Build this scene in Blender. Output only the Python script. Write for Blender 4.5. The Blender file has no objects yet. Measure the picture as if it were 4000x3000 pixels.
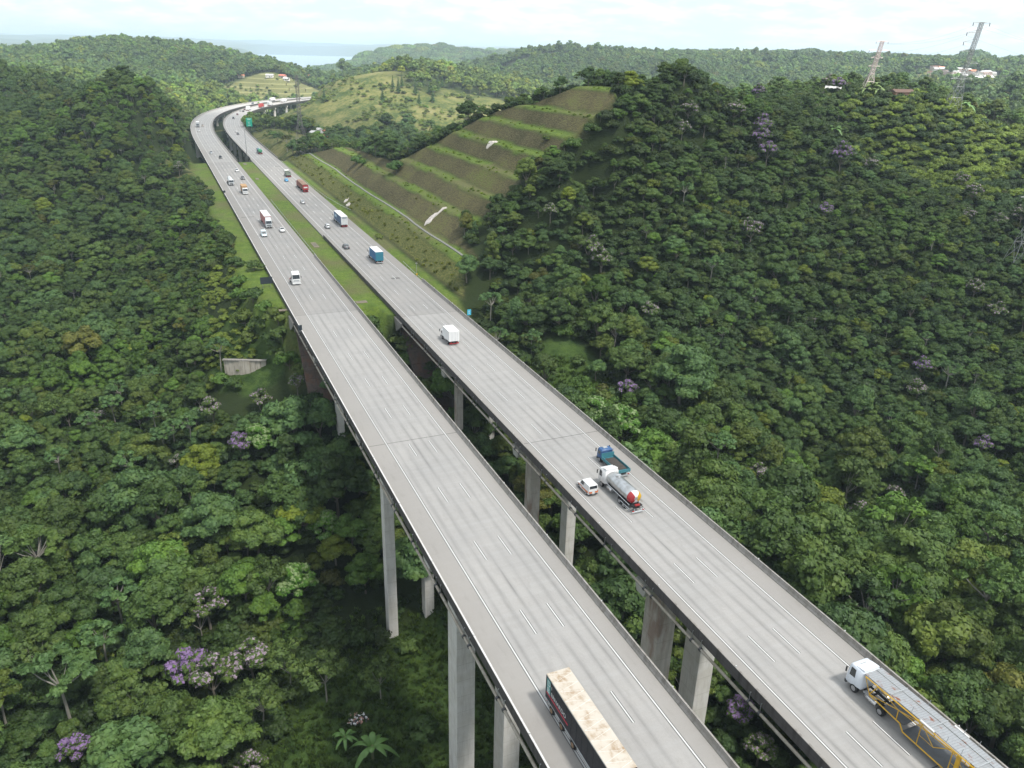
import bpy, bmesh, math, random
import numpy as np
from mathutils import Vector, Matrix
random.seed(7); rng = np.random.default_rng(11)
R = math.radians
sc = bpy.context.scene
col = sc.collection

# ------------------------------------------------------------------ camera and survey helpers
CAMZ = 64.0; FPX = 3113.0; PITCH = R(22.7); ROLL = R(1.5)
_fw = np.array([0, math.cos(PITCH), -math.sin(PITCH)]); _rt = np.array([1., 0, 0]); _up = np.cross(_rt, _fw)
_r2 = _rt * math.cos(ROLL) + _up * math.sin(ROLL); _u2 = _up * math.cos(ROLL) - _rt * math.sin(ROLL)
cam = bpy.data.cameras.new("camera"); cam.sensor_width = 36; cam.lens = FPX / 4000 * 36
cam.clip_start = 1; cam.clip_end = 60000
camo = bpy.data.objects.new("camera", cam); col.objects.link(camo)
camo.matrix_world = Matrix(((_r2[0], _u2[0], -_fw[0], 0), (_r2[1], _u2[1], -_fw[1], 0), (_r2[2], _u2[2], -_fw[2], CAMZ), (0, 0, 0, 1)))
sc.camera = camo

def ray(fx, fy):
    d = _fw * FPX + _r2 * (fx - 2000) - _u2 * (fy - 1500)
    return d / np.linalg.norm(d)
def at(x, y, Y):                     # survey: photo point (2212 px wide) + ground distance -> place
    d = ray(x * 1.80832, y * 1.80832); k = Y / d[1]; return (d[0] * k, Y, CAMZ + d[2] * k)
def flat(fx, fy, z=0.):              # photo point (4000 px wide) on the level z
    d = ray(fx, fy); k = (z - CAMZ) / d[2]; return (d[0] * k, d[1] * k)
def project(x, y, z):
    v = np.stack([np.asarray(x, float), np.asarray(y, float), np.asarray(z, float) - CAMZ], -1)
    w = v @ _fw
    return 2000 + FPX * (v @ _r2) / w, 1500 - FPX * (v @ _u2) / w, w
def XY(s, t): return (-.4047 * s + .9145 * t, .9145 * s + .4047 * t)
def ST(x, y): return (-.4047 * x + .9145 * y, .9145 * x + .4047 * y)

# ------------------------------------------------------------------ noise
def _hash(ix, iy, seed):
    n = (ix.astype(np.int64) * 374761393 + iy.astype(np.int64) * 668265263 + seed * 1442695041) & 0x7fffffff
    n = (n ^ (n >> 13)) * 1274126177 & 0x7fffffff
    return ((n ^ (n >> 16)) & 0xffff) / 65535.0
def vnoise(x, y, seed=0):
    x = np.asarray(x, float); y = np.asarray(y, float)
    ix = np.floor(x); iy = np.floor(y); fx = x - ix; fy = y - iy
    fx = fx * fx * (3 - 2 * fx); fy = fy * fy * (3 - 2 * fy)
    a = _hash(ix, iy, seed); b = _hash(ix + 1, iy, seed); c = _hash(ix, iy + 1, seed); d = _hash(ix + 1, iy + 1, seed)
    return (a + (b - a) * fx) * (1 - fy) + (c + (d - c) * fx) * fy - .5
def fbm(x, y, seed=0, o=4):
    r = 0; a = 1.
    for k in range(o): r = r + a * vnoise(x * 2 ** k, y * 2 ** k, seed + k); a *= .5
    return r
def sstep(a, b, x):
    q = np.clip((x - a) / (b - a), 0, 1); return q * q * (3 - 2 * q)

# ------------------------------------------------------------------ the highway's line
REFT = 47.0
def _curve():
    P = []; s, t, th = -80., REFT, 0.; l = -80.
    while l < 1500:
        P.append((l, s, t, th)); dl = 2.
        k = 0. if l < 580 else min((l - 580) / 180000., 1 / 600.)
        th += k * dl; s += math.cos(th) * dl; t += math.sin(th) * dl; l += dl
    return np.array(P)
CURVE = _curve()
def road_at(l, off):                 # station l, offset to the right of the centre line -> (s, t, heading)
    i = (l + 80) / 2.; k = int(min(max(i, 0), len(CURVE) - 2)); f = i - k
    a = CURVE[k]; b = CURVE[k + 1]; s = a[1] + (b[1] - a[1]) * f; t = a[2] + (b[2] - a[2]) * f; th = a[3] + (b[3] - a[3]) * f
    return s - math.sin(th) * off, t + math.cos(th) * off, th
def road_near(s, t):                 # nearest station and offset
    d = (CURVE[:, 1] - s) ** 2 + (CURVE[:, 2] - t) ** 2; k = int(np.argmin(d)); a = CURVE[k]
    return a[0] + (s - a[1]) * math.cos(a[3]) + (t - a[2]) * math.sin(a[3]), -(s - a[1]) * math.sin(a[3]) + (t - a[2]) * math.cos(a[3])
def road_grid(s, t):                 # vectorised distance to the centre line
    L = CURVE[CURVE[:, 0] > 560][::6]
    out_l = s.copy(); out_o = t - REFT
    m = (s > 560) & (s < 1700) & (t > -60) & (t < 900)
    if m.any():
        ss = s[m]; tt = t[m]; best = np.full(ss.shape, 1e18); bl = np.zeros(ss.shape); bo = np.zeros(ss.shape)
        for a in L:
            d = (ss - a[1]) ** 2 + (tt - a[2]) ** 2; q = d < best
            best[q] = d[q]
            bl[q] = (a[0] + (ss - a[1]) * math.cos(a[3]) + (tt - a[2]) * math.sin(a[3]))[q]
            bo[q] = (-(ss - a[1]) * math.sin(a[3]) + (tt - a[2]) * math.cos(a[3]))[q]
        out_l[m] = bl; out_o[m] = bo
    return out_l, out_o

# ------------------------------------------------------------------ terrain
CT = []                              # control points x, y, ground z
for s, t, z in [(178,33,-30),(134,33,-51),(91,33,-57),(60,33,-58),(20,33,-57),(-20,33,-52),(131,42,-47),(159,58,-28),(118,57,-40),(118,66,-41),
    (75,57,-50),(75,66,-50),(40,60,-54),(0,60,-50),(260,15,-4),(242,17,-3.5),(228,17,-6),(217,17,-12),(209,15,-19),(206,24,-14),(255,8,-11),(235,8,-13),(215,6,-21),(200,10,-21),(195,20,-20),(188,27,-19),(182,14,-26),(178,25,-28),(165,26,-34),(215,34,-1.5),(195,60,-4),(205,60,-1.5),(230,47,-.5),(300,47,-.5),(400,47,-.5),(480,47,-1),
    (560,47,-25),(620,47,-28),(680,47,-20),(720,48,-9),(760,55,-8),(800,52,-9),(860,62,-8),(600,12,-24),(700,12,-20),(800,18,-20),(900,38,-8),(960,62,-7),(1000,80,-6),
    (1100,122,-8),(1200,195,-1),(1260,270,0),(560,84,-1),(600,85,2),(650,88,3),(700,84,1),(740,88,-4),(650,112,-2),(700,130,-12),(600,130,-8),(850,112,-12),(950,160,-15),(1000,195,-16),
    (300,18,-1.5),(400,18,-1.5),(470,18,-2),(505,20,-9),
    (250,146,54),(285,138,46),(313,128,39),(330,118,32.5),(342,108,26),(352,99,20),(400,97,15),(450,95,13),(490,88,8),(530,82,4),(300,165,36),(340,142,22),(380,126,10),(430,120,0),(480,118,-3),(530,112,-2),
    (300,104,28),(238,88,9),(238,96,16),(238,105,25),(238,115,33),(238,125,40.5),(238,136,47),(270,125,44),(270,105,32),(222,100,18),(222,115,30),(400,84,14),(320,86,20),(270,86,18),(470,78,8),(215,80,5.5),(180,85,-4),(190,95,2),(150,88,-16),(120,90,-30),(280,180,45),(320,200,30),(250,175,56)]:
    x, y = XY(s, t); CT.append((x, y, z))
for q in [(1370,128,295,14),(1500,132,330,14),(1640,152,330,14),(1750,182,330,13),(1868,206,420,0),(1950,216,345,11),(1860,246,335,15),(1960,268,325,16),(2060,284,322,16),(2160,296,318,16),(2052,238,366,0),(2130,250,340,14),(2212,256,335,15),(1800,200,520,14),(1900,216,500,14),(2000,232,480,14),(2150,250,460,14),(2250,262,440,14),(2000,222,650,12),(1500,250,290),(1500,400,255),(1500,600,220),(1500,800,185),
    (1250,560,228),(1250,400,262),(1150,640,215),(1300,900,158),(1500,1000,148),(1650,1130,132),(1800,300,315),(1800,500,270),(1800,700,232),(1800,900,195),(1800,1100,160),(2000,1000,170),(2000,1300,122),
    (2200,400,292),(2200,600,250),(2200,900,190),(2200,1200,140),(2200,1500,104),(2000,400,290),(2000,700,228),(2400,400,280),(2400,900,180),(2400,1400,110),(2400,230,330),
    (50,250,500),(50,400,400),(50,600,290),(50,800,215),(50,1000,170),(50,1300,128),(50,1600,97),(-200,400,380),(-200,800,210),(-200,1300,125),
    (350,250,540),(350,400,395),(350,600,288),(350,800,215),(350,1000,168),(350,1300,130),(350,1600,100),(200,500,340),(600,950,176),(600,1150,146),(650,1350,124),(800,1500,116,0),(800,1640,104,0),
    (470,455,305),(440,340,420),(380,310,465),(420,300,520),(0,165,650),(100,185,650),(250,215,670),(400,262,690),(-200,165,650),
    (300,200,900),(450,215,980),(400,185,1080),(200,88,1500,10),(100,120,1350,10),(300,130,1280,10),(300,175,1120,5),(450,150,1260,10),(520,165,1250,8),(20,112,1700,10),(382,95,1500,10),(472,108,1500,10),(542,128,1450,10),(598,136,1400,10),(632,148,1400,10),(672,158,1400,8),(720,166,1350,8),(-200,120,1500),
    (585,163,1235,0),(600,190,1195,0),(640,172,1300,0),(560,200,1180,4),(700,196,1350),(570,150,2400,14),(650,157,2400,14),(650,160,1650,12),(600,142,1650,12),(740,168,1650,12),(565,134,1700,12),(700,167,1500,12),(650,160,2000,12),(740,168,2000,12),(560,150,2000,12),(760,168,2400,14),
    (640,235,880,1),(700,190,980,3),(840,150,1060,6),(1000,165,1010),(1100,190,960),(1000,215,850,1),(1000,262,760,0),(800,262,740,0),(690,290,680,0),(870,272,700,3),(900,235,790,1),
    (620,150,3400,0),(740,152,3300,0),(660,119,8600,0),(600,125,6500,0),(720,150,3000,0),(800,122,3200),(940,104,3300),(1040,118,3200),(1160,112,1500),(1250,135,1420),(1060,150,1450),(1160,168,1250),
    (1300,118,3500),(1450,119,2600),(1600,120,1900),(1700,121,1650),(1900,132,1500),(2030,151,1270,3),(2080,158,1230,3),(2140,167,1190,3),(2085,172,1120,10),(2200,141,2600),(2080,192,900),(1800,190,1150),(2150,205,720),(1950,192,950),(2400,150,1600),
    (0,77,14000,0),(300,80,14000,0),(500,90,14000,0),(700,97,14000,0),(1000,106,14000,0),(1400,116,14000,0),(1800,128,14000,0),(2200,139,14000,0),(100,100,6000,0),(400,103,6500,0),(1000,116,7000,0),(1500,126,6000,0),(2200,146,6000,0),
    (2500,146,14000,0),(-300,70,14000,0)]:
    h = q[3] if len(q) > 3 else 7
    x, y, z = at(*q[:3]); CT.append((x, y, z - h))
CT = np.array(CT)
def _pol(x, y):
    r = np.maximum(np.hypot(x, y), 45.); th = np.clip(np.arctan2(x, np.maximum(y, -1e9)), -1.15, 1.15)
    return th * 1.6, np.log(r)
_cu, _cv = _pol(CT[:, 0], CT[:, 1])
def _phi(d2): return d2 * np.log(d2 + 1e-12) * .5
def _solve():
    n = len(CT); K = _phi((_cu[:, None] - _cu) ** 2 + (_cv[:, None] - _cv) ** 2) + np.eye(n) * 6e-5
    A = np.zeros((n + 3, n + 3)); A[:n, :n] = K; A[:n, n] = 1; A[:n, n + 1] = _cu; A[:n, n + 2] = _cv
    A[n:, :n] = A[:n, n:].T; b = np.zeros(n + 3)
    b[:n] = CT[:, 2]
    return np.linalg.solve(A, b)
_W = _solve()
def natural(x, y):
    x = np.asarray(x, float); y = np.asarray(y, float); u, v = _pol(x, y); v = np.minimum(v, math.log(16000.))
    r = np.full(x.shape, _W[-3]) + _W[-2] * u + _W[-1] * v
    for i in range(len(CT)): r += _W[i] * _phi((u - _cu[i]) ** 2 + (v - _cv[i]) ** 2)
    rr = np.hypot(x, y)
    r += fbm(x / 70, y / 70, 3) * 5 * sstep(60, 300, rr) + fbm(x / 420, y / 420, 9) * 30 * sstep(1500, 3800, rr)
    r += fbm(x / 1500, y / 1500, 21, 3) * 70 * sstep(3800, 9000, rr)
    return r
BEN = np.array([(69.5,-.3),(73.2,-.4),(74.2,.1),(79.8,5.6),(84.0,6.0),(90.6,12.6),(94.2,13.0),(99.4,18.8),(102.8,19.2),(107.6,25.4),(110.8,25.8),(115.4,32.2),(118.6,32.6),(123.4,38.6),(126.6,39.),(131.6,44.6),(134.8,45.),(142.4,52.6),(146,53.),(170,56),(260,60)])
def cut_edge(t): return np.interp(t, [70, 80, 94, 105, 125, 146], [196, 208, 240, 240, 238, 240])
def height(x, y):
    x = np.asarray(x, float); y = np.asarray(y, float)
    s, t = ST(x, y); n = natural(x, y)
    l, o = road_grid(s, t)
    # terraced cutting on the right of the embankment
    tw = t + fbm(s / 60, t / 60, 5) * 1.6 * sstep(76, 90, t)
    cut = np.interp(tw, BEN[:, 0], BEN[:, 1])
    w = sstep(-7, 3, s - cut_edge(t)) * (1 - sstep(545, 575, s)) * sstep(68, 71, t)
    n = n * (1 - w) + np.minimum(n, cut) * w
    # embankment carrying the road between the two viaducts
    bank = -.45 - np.clip(np.abs(t - 47) - 23, 0, 40) * .0
    side = np.maximum(0, 22 - t)                           # verge falls off on the left
    bank = bank - .04 * np.clip(26 - t, 0, 10) - side * .0
    lim = (sstep(199, 204, s) * (t < 48) + sstep(189, 194, s) * (t >= 48)) * (1 - sstep(506, 526, s))
    wl = sstep(9, 17, t) * (1 - sstep(69.5, 71, t)); eg = np.interp(s, [203, 222, 240, 400], [25.5, 20, 18, 17.5]); wl = np.where(t < 30, sstep(eg - 1.5, eg + 1.5, t), wl)
    w = lim * wl
    n = n * (1 - w) + bank * w
    # keep everything well below the decks elsewhere, until the highway meets the far hill
    near = (1 - sstep(20.5, 27, np.abs(o))) * (1 - lim) * (1 - sstep(1085, 1120, l))
    n = np.where((near > 0) & (l > -200) & (l < 1120), np.minimum(n, n * (1 - near) + np.minimum(n, -6.5 + 3.0 * sstep(205, 198, s) * 0) * near), n)
    far = (1 - sstep(21, 34, np.abs(o))) * sstep(1105, 1150, l)
    n = np.where(l < 1560, n * (1 - far) + (-.5) * far, n)
    # the reservoir
    lx, ly = x, y
    lake = sstep(3300, 3500, y) * (1 - sstep(9800, 10500, y)) * sstep(-.325, -.30, x / np.maximum(y, 1)) * (1 - sstep(-.19, -.175, x / np.maximum(y, 1) + .03 * vnoise(y / 900, x / 900, 4)))
    n = n * (1 - lake) + (-52) * lake
    return n

def march(fx, fy, zoff=0., d0=60., d1=6000.):             # where the sight line through a photo point meets the land
    d = ray(fx, fy); k = np.exp(np.linspace(math.log(d0), math.log(d1), 900))
    X = d[0] * k; Y = d[1] * k; Z = CAMZ + d[2] * k; H = height(X, Y) + zoff
    i = np.argmax(Z < H)
    if not (Z < H).any(): i = len(k) - 1
    if i > 0:
        a = Z[i - 1] - H[i - 1]; b = Z[i] - H[i]; f = a / max(a - b, 1e-9); kk = k[i - 1] + (k[i] - k[i - 1]) * f
    else: kk = k[0]
    return d[0] * kk, d[1] * kk

# ------------------------------------------------------------------ materials
def nodes(name):
    m = bpy.data.materials.new(name); m.use_nodes = True; nt = m.node_tree; nt.nodes.clear()
    return m, nt
class G:                             # tiny node-graph writer
    def __init__(s, nt): s.nt = nt
    def n(s, typ, ins=None, **kw):
        d = s.nt.nodes.new(typ)
        for k, v in kw.items(): setattr(d, k, v)
        for k, v in (ins or {}).items():
            i = d.inputs[k]
            if isinstance(v, bpy.types.NodeSocket): s.nt.links.new(v, i)
            else: i.default_value = v
        return d
    def math(s, op, a, b=0., clamp=False):
        d = s.n('ShaderNodeMath', {0: a, 1: b}, operation=op); d.use_clamp = clamp; return d.outputs[0]
    def mix(s, f, a, b):
        d = s.nt.nodes.new('ShaderNodeMix'); d.data_type = 'RGBA'
        for k, v in ((0, f), (6, a), (7, b)):
            if isinstance(v, bpy.types.NodeSocket): s.nt.links.new(v, d.inputs[k])
            else: d.inputs[k].default_value = v
        return d.outputs[2]
    def noise(s, vec, scale, detail=4, rough=.55, w=None):
        return s.n('ShaderNodeTexNoise', {'Vector': vec, 'Scale': scale, 'Detail': detail, 'Roughness': rough}).outputs[0]
    def ramp(s, f, stops, interp='LINEAR'):
        d = s.n('ShaderNodeValToRGB', {0: f}); e = d.color_ramp.elements; d.color_ramp.interpolation = interp
        while len(e) < len(stops): e.new(.5)
        for q, (p, c) in zip(e, stops): q.position = p; q.color = c if len(c) == 4 else (*c, 1)
        return d.outputs[0]
    def remap(s, v, a, b, c=0., d=1.):
        return s.n('ShaderNodeMapRange', {0: v, 1: a, 2: b, 3: c, 4: d}).outputs[0]
    def out(s, bsdf, disp=None):
        o = s.n('ShaderNodeOutputMaterial'); s.nt.links.new(bsdf, o.inputs[0])
    def pbr(s, colr, rough=.8, metal=0., bump=None, bs=.3, bd=.1, spec=.3, **kw):
        ins = {'Base Color': colr, 'Roughness': rough, 'Metallic': metal, 'Specular IOR Level': spec}
        if bump is not None:
            ins['Normal'] = s.n('ShaderNodeBump', {'Height': bump, 'Strength': bs, 'Distance': bd}).outputs[0]
        ins.update(kw)
        return s.n('ShaderNodeBsdfPrincipled', ins).outputs[0]
def C(r, g, b): return (r, g, b, 1)
_mc = {}
def paint(name, c, rough=.45, metal=0., dirt=.25, spec=.4):
    if name in _mc: return _mc[name]
    m, nt = nodes(name); g = G(nt); tc = g.n('ShaderNodeTexCoord').outputs['Object']
    a = g.noise(tc, 1.3, 5); b = g.noise(tc, 9., 3)
    f = g.math('MULTIPLY', g.remap(a, .4, .75), dirt, True)
    cc = g.mix(f, C(*c), C(c[0] * .45 + .04, c[1] * .43 + .035, c[2] * .4 + .03))
    g.out(g.pbr(cc, g.remap(b, .3, .7, rough - .08, rough + .12), metal, spec=spec)); _mc[name] = m; return m

# ------------------------------------------------------------------ object helpers
def link(name, me, mat=None, parent=None):
    o = bpy.data.objects.new(name, me); col.objects.link(o)
    if mat is not None and me is not None:
        for m in (mat if isinstance(mat, (list, tuple)) else [mat]): me.materials.append(m)
    if parent is not None: o.parent = parent
    return o
def empty(name, loc=(0, 0, 0), rz=0.):
    o = bpy.data.objects.new(name, None); col.objects.link(o); o.location = loc; o.rotation_euler = (0, 0, rz); o.empty_display_size = .5
    return o
def tag(o, label=None, cat=None, group=None, kind=None):
    if label: o['label'] = label
    if cat: o['category'] = cat
    if group: o['group'] = group
    if kind: o['kind'] = kind
    return o
def mesh_np(name, V, Fc, smooth=False, uv=None, mi=None):
    me = bpy.data.meshes.new(name); V = np.asarray(V, np.float32); Fc = np.asarray(Fc, np.int32); n = Fc.shape[1]
    me.vertices.add(len(V)); me.vertices.foreach_set('co', V.ravel()); me.loops.add(Fc.size); me.loops.foreach_set('vertex_index', Fc.ravel())
    me.polygons.add(len(Fc)); me.polygons.foreach_set('loop_start', np.arange(0, Fc.size, n, dtype=np.int32))
    try: me.polygons.foreach_set('loop_total', np.full(len(Fc), n, np.int32))
    except Exception: pass
    if mi is not None: me.polygons.foreach_set('material_index', np.asarray(mi, np.int32))
    if uv is not None:
        l = me.uv_layers.new(name='UVMap'); l.data.foreach_set('uv', np.asarray(uv, np.float32)[Fc.ravel()].ravel())
    if smooth: me.polygons.foreach_set('use_smooth', np.ones(len(Fc), bool))
    me.update(calc_edges=True); me.validate(); return me
def cattr(me, name, arr):
    a = me.attributes.new(name, 'FLOAT_COLOR', 'POINT'); b = np.ones((len(arr), 4), np.float32); b[:, :arr.shape[1]] = arr
    a.data.foreach_set('color', b.ravel())

# ------------------------------------------------------------------ the ground, one sheet to the horizon
def axis(a, b, d): return np.arange(a, b, d)
def geo(a, b, q, d0):
    r = [a]; d = d0
    while r[-1] < b: r.append(r[-1] + d); d *= q
    return np.array(r)
S_ = np.concatenate([-geo(110, 4000, 1.35, 12)[::-1], axis(-100, 170, 3.2), axis(170, 215, 1.6), axis(215, 600, 2.0), axis(600, 1300, 4.5), geo(1300, 26000, 1.018, 6)])
T_ = np.concatenate([-geo(420, 15000, 1.05, 9)[::-1], axis(-410, -10, 4.5), axis(-10, 68, 2.4), axis(68, 152, .8), axis(152, 420, 3.6), axis(420, 800, 7), geo(800, 15000, 1.03, 9)])
SS, TT = np.meshgrid(S_, T_, indexing='ij'); GX, GY = XY(SS.ravel(), TT.ravel()); GZ = height(GX, GY)
print('ground', SS.shape)
ni, nj = SS.shape; ii = (np.arange(ni - 1)[:, None] * nj + np.arange(nj - 1)).ravel()
me = mesh_np('ground', np.stack([GX, GY, GZ], 1), np.stack([ii, ii + 1, ii + nj + 1, ii + nj], 1)[:, ::-1], True)
sf, tf = SS.ravel(), TT.ravel()
def in_cut(s, t): return sstep(-5, 3, s - cut_edge(t)) * (1 - sstep(530, 560, s)) * sstep(73, 74.5, t) * (1 - sstep(146, 149, t))
def cutmask(x, y):                   # inside the mown cutting: on the terraces and not beyond their crest
    s, t = ST(x, y); tw = t + fbm(s / 60, t / 60, 5) * 1.6 * sstep(76, 90, t)
    n = natural(x, y); c = np.interp(tw, BEN[:, 0], BEN[:, 1])
    return in_cut(s, t) * (1 - sstep(0., 1.2, c - n)), tw
cm, tw = cutmask(GX, GY)
bench = np.zeros(len(cm)); sf_ = SS.ravel(); nb_ = fbm(sf_ / 9, tw / 9, 91) * .8
for a, b in [(78.9, 84.4), (90.0, 94.6), (98.8, 103.2), (107., 111.4), (114.8, 119.2), (122.8, 127.2), (131., 135.4), (141.6, 149)]:
    bench = np.maximum(bench, sstep(a - .3, a + .3, tw + nb_) * (1 - sstep(b - .3, b + .3, tw + nb_)) )
low = 1 - sstep(79, 81, tw)          # the lowest slope is greener
bankm = (sstep(-1.5, 1, tf - np.interp(sf, [203, 222, 240, 400], [25.5, 20, 18, 17.5])) * (1 - sstep(71, 74, tf))) * (sstep(192, 197, sf) * (1 - sstep(512, 524, sf)))
RL, RO = road_grid(sf, tf)
def patch(pts, r):                   # soft discs of open grassland, by place
    m = np.zeros(len(GX))
    for x, y, rr in pts: m = np.maximum(m, 1 - sstep(rr * .6, rr * 1.1, np.hypot(GX - x, GY - y) + fbm(GX / (rr * .5), GY / (rr * .5), 8) * rr * .4))
    return m
OPEN = [(585,190,1200,70),(640,200,1230,60),(560,225,1120,30),(490,265,760,30),(390,345,440,16),(405,370,410,10),(425,400,370,8),(400,262,690,22),(380,290,560,14),(560,285,640,38),(600,270,620,40),(640,300,580,45),(600,320,520,28),
        (1000,262,760,80),(760,232,860,80),(940,272,790,80),(1100,262,810,70),(860,252,790,90),(1000,230,840,60),(900,250,790,80),(820,262,740,60),(700,225,900,90),(640,240,880,60),(1060,250,800,60),(760,205,960,50),(310,178,1090,30),(330,180,1100,30),(860,1560,0,22),(700,1640,0,12),(930,1400,0,10),(1230,800,0,10),(1225,775,0,8),(1440,1005,0,5),(520,800,0,7),(560,815,0,7),(480,790,0,5),(555,690,0,12),(590,640,0,9),(600,730,0,8),(570,750,0,8),(535,660,0,9),(2080,162,1210,95),(2030,150,1270,55),(2130,172,1150,50),
        (480,700,0,5)]
OPEN = [((*at(a, b, d)[:2], rr) if d else (*march(a * 1.80832, b * 1.80832, 0), rr)) for a, b, d, rr in OPEN]
op = patch(OPEN, 0)
near_op = np.maximum(op, bankm)
cattr(me, 'mask', np.stack([cm * (1 - bench), np.maximum(cm * bench, bankm), near_op], 1))
cattr(me, 'mask2', np.stack([low * cm, sstep(1500, 4500, np.hypot(GX, GY)), 1 - sstep(62, 78, np.hypot(GX - at(588, 190, 1210)[0], GY - 1210))], 1))

gm, nt = nodes('grass and soil'); g = G(nt)
pos = g.n('ShaderNodeNewGeometry').outputs['Position']
A1 = g.n('ShaderNodeSeparateColor', {0: g.n('ShaderNodeAttribute', attribute_name='mask').outputs['Color']}).outputs
A2 = g.n('ShaderNodeSeparateColor', {0: g.n('ShaderNodeAttribute', attribute_name='mask2').outputs['Color']}).outputs
n1 = g.noise(pos, .035, 6, .6); n2 = g.noise(pos, .35, 5, .65); n3 = g.noise(pos, 2.2, 4, .7); n4 = g.noise(pos, .012, 4)
stretch = g.n('ShaderNodeMapping', {'Vector': pos, 'Scale': (1., 1., 3.)}).outputs[0]; n5 = g.noise(stretch, .8, 6, .7)
forest = g.mix(n2, C(.012, .022, .007), C(.035, .05, .014))
slope = g.ramp(g.math('ADD', g.math('MULTIPLY', n1, .45), g.math('MULTIPLY', n5, .55)), [(.34, (.035, .038, .014)), (.43, (.08, .07, .033)), (.50, (.12, .10, .052)), (.55, (.155, .135, .06)), (.62, (.15, .17, .045))])
lowc = g.mix(g.remap(n5, .38, .62), C(.07, .095, .02), C(.20, .20, .06))
slope = g.mix(g.math('MULTIPLY', A2[0], .85), slope, lowc)
mown = g.mix(g.remap(n2, .3, .7), C(.085, .145, .022), C(.165, .235, .036)); mown = g.mix(g.remap(n1, .46, .62), mown, C(.15, .15, .06)); mown = g.mix(g.remap(n3, .5, .75, 0, .6), mown, C(.06, .085, .025))
wild = g.ramp(g.math('ADD', g.math('MULTIPLY', n1, .5), g.math('MULTIPLY', n2, .5)), [(.34, (.022, .045, .01)), (.45, (.06, .085, .02)), (.52, (.15, .15, .045)), (.62, (.21, .19, .085))])
yy = g.n('ShaderNodeSeparateXYZ', {0: pos}).outputs[1]; wild = g.mix(g.remap(yy, 210, 300), g.mix(g.remap(n2, .35, .62), C(.025, .055, .012), C(.075, .125, .028)), wild); c = g.mix(A1[2], forest, wild); c = g.mix(A1[1], c, mown); c = g.mix(A1[0], c, slope)
zz = g.n('ShaderNodeSeparateXYZ', {0: pos}).outputs[2]; ln = g.math('LESS_THAN', g.math('FRACT', g.math('DIVIDE', zz, 5.6)), .2); c = g.mix(g.math('MULTIPLY', A2[2], g.math('SUBTRACT', 1., ln)), c, g.mix(g.remap(n5, .35, .65), C(.10, .11, .04), C(.17, .16, .06))); c = g.mix(g.math('MULTIPLY', A2[2], ln), c, C(.24, .23, .10))
farc = g.ramp(g.math('ADD', g.math('MULTIPLY', n4, .6), g.math('MULTIPLY', n1, .4)), [(.35, (.022, .038, .016)), (.5, (.04, .062, .024)), (.62, (.085, .10, .04))])
farc = g.mix(A2[1], c, farc)
c = g.mix(g.remap(n3, .25, .75, 0, .45), farc, C(.02, .03, .008))
hb = g.math('ADD', g.math('MULTIPLY', n5, .6), g.math('MULTIPLY', n3, .35))
g.out(g.pbr(c, .9, 0, hb, .9, .9, .15))
ground = link('ground', me, gm); tag(ground, kind='structure')

# water of the reservoir
wm, nt = nodes('lake water'); g = G(nt); pos = g.n('ShaderNodeNewGeometry').outputs['Position']
nb = g.noise(g.n('ShaderNodeMapping', {'Vector': pos, 'Scale': (.02, .06, 1)}).outputs[0], 1., 5)
g.out(g.pbr(C(.16, .22, .27), .32, 0, nb, .25, 1., .5))
x0, x1 = [], []
V = []
for y in (3150, 5000, 7000, 10600): V += [(-.36 * y, y, -46.5), (-.14 * y, y, -46.5)]
lake = link('water', mesh_np('water', V, [(2*i, 2*i+1, 2*i+3, 2*i+2) for i in range(3)]), wm); tag(lake, kind='structure')

# ------------------------------------------------------------------ light, sky, air
SUN_EL, SUN_AZ = R(60), R(130)       # azimuth clockwise from +Y
sd = Vector((math.sin(SUN_AZ) * math.cos(SUN_EL), math.cos(SUN_AZ) * math.cos(SUN_EL), math.sin(SUN_EL)))
sl = bpy.data.lights.new('sun', 'SUN'); sl.energy = 4.3; sl.angle = R(6); sl.color = (1, .965, .91)
so = bpy.data.objects.new('sun', sl); col.objects.link(so); so.rotation_euler = sd.to_track_quat('Z', 'Y').to_euler(); so.location = (0, -50, 200)
W = bpy.data.worlds.new('World'); sc.world = W; W.use_nodes = True; nt = W.node_tree; nt.nodes.clear(); g = G(nt)
sky = g.n('ShaderNodeTexSky', sky_type='NISHITA'); sky.sun_disc = False; sky.sun_elevation = SUN_EL; sky.sun_rotation = SUN_AZ; sky.altitude = 800; sky.dust_density = 1.6
dirv = g.n('ShaderNodeTexCoord').outputs['Generated']
sep = g.n('ShaderNodeSeparateXYZ', {0: dirv}).outputs
# clouds lie in a plane: the sight line is divided by its height, so they flatten towards the horizon
den = g.math('ADD', g.math('MAXIMUM', sep[2], 0.), .22)
pv = g.n('ShaderNodeCombineXYZ', {0: g.math('DIVIDE', sep[0], den), 1: g.math('DIVIDE', sep[1], den), 2: 0.}).outputs[0]
cn = g.noise(pv, 1.9, 8, .58); cn2 = g.noise(pv, 5.5, 6, .6)
cover = g.remap(g.math('ADD', g.math('MULTIPLY', cn, .62), g.math('MULTIPLY', cn2, .38)), .42, .54)
cloud = g.mix(g.remap(cn2, .38, .62), C(3.75, 4.05, 4.3), C(4.95, 4.95, 4.95))
blue = g.mix(.75, sky.outputs[0], C(3.2, 3.8, 4.25))
mixed = g.mix(g.math('MULTIPLY', cover, .93), blue, cloud)
hz = g.remap(sep[2], .0, .028, .75, 0.)
mixed = g.mix(hz, mixed, C(3.95, 4.3, 4.55))
dim = g.remap(sep[2], .03, .6, 1., .95); mm_ = g.n('ShaderNodeVectorMath', {0: mixed, 'Scale': dim}, operation='SCALE').outputs[0]
bg = g.n('ShaderNodeBackground', {0: mm_, 1: .118}); wo = g.n('ShaderNodeOutputWorld'); nt.links.new(bg.outputs[0], wo.inputs[0])
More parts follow.
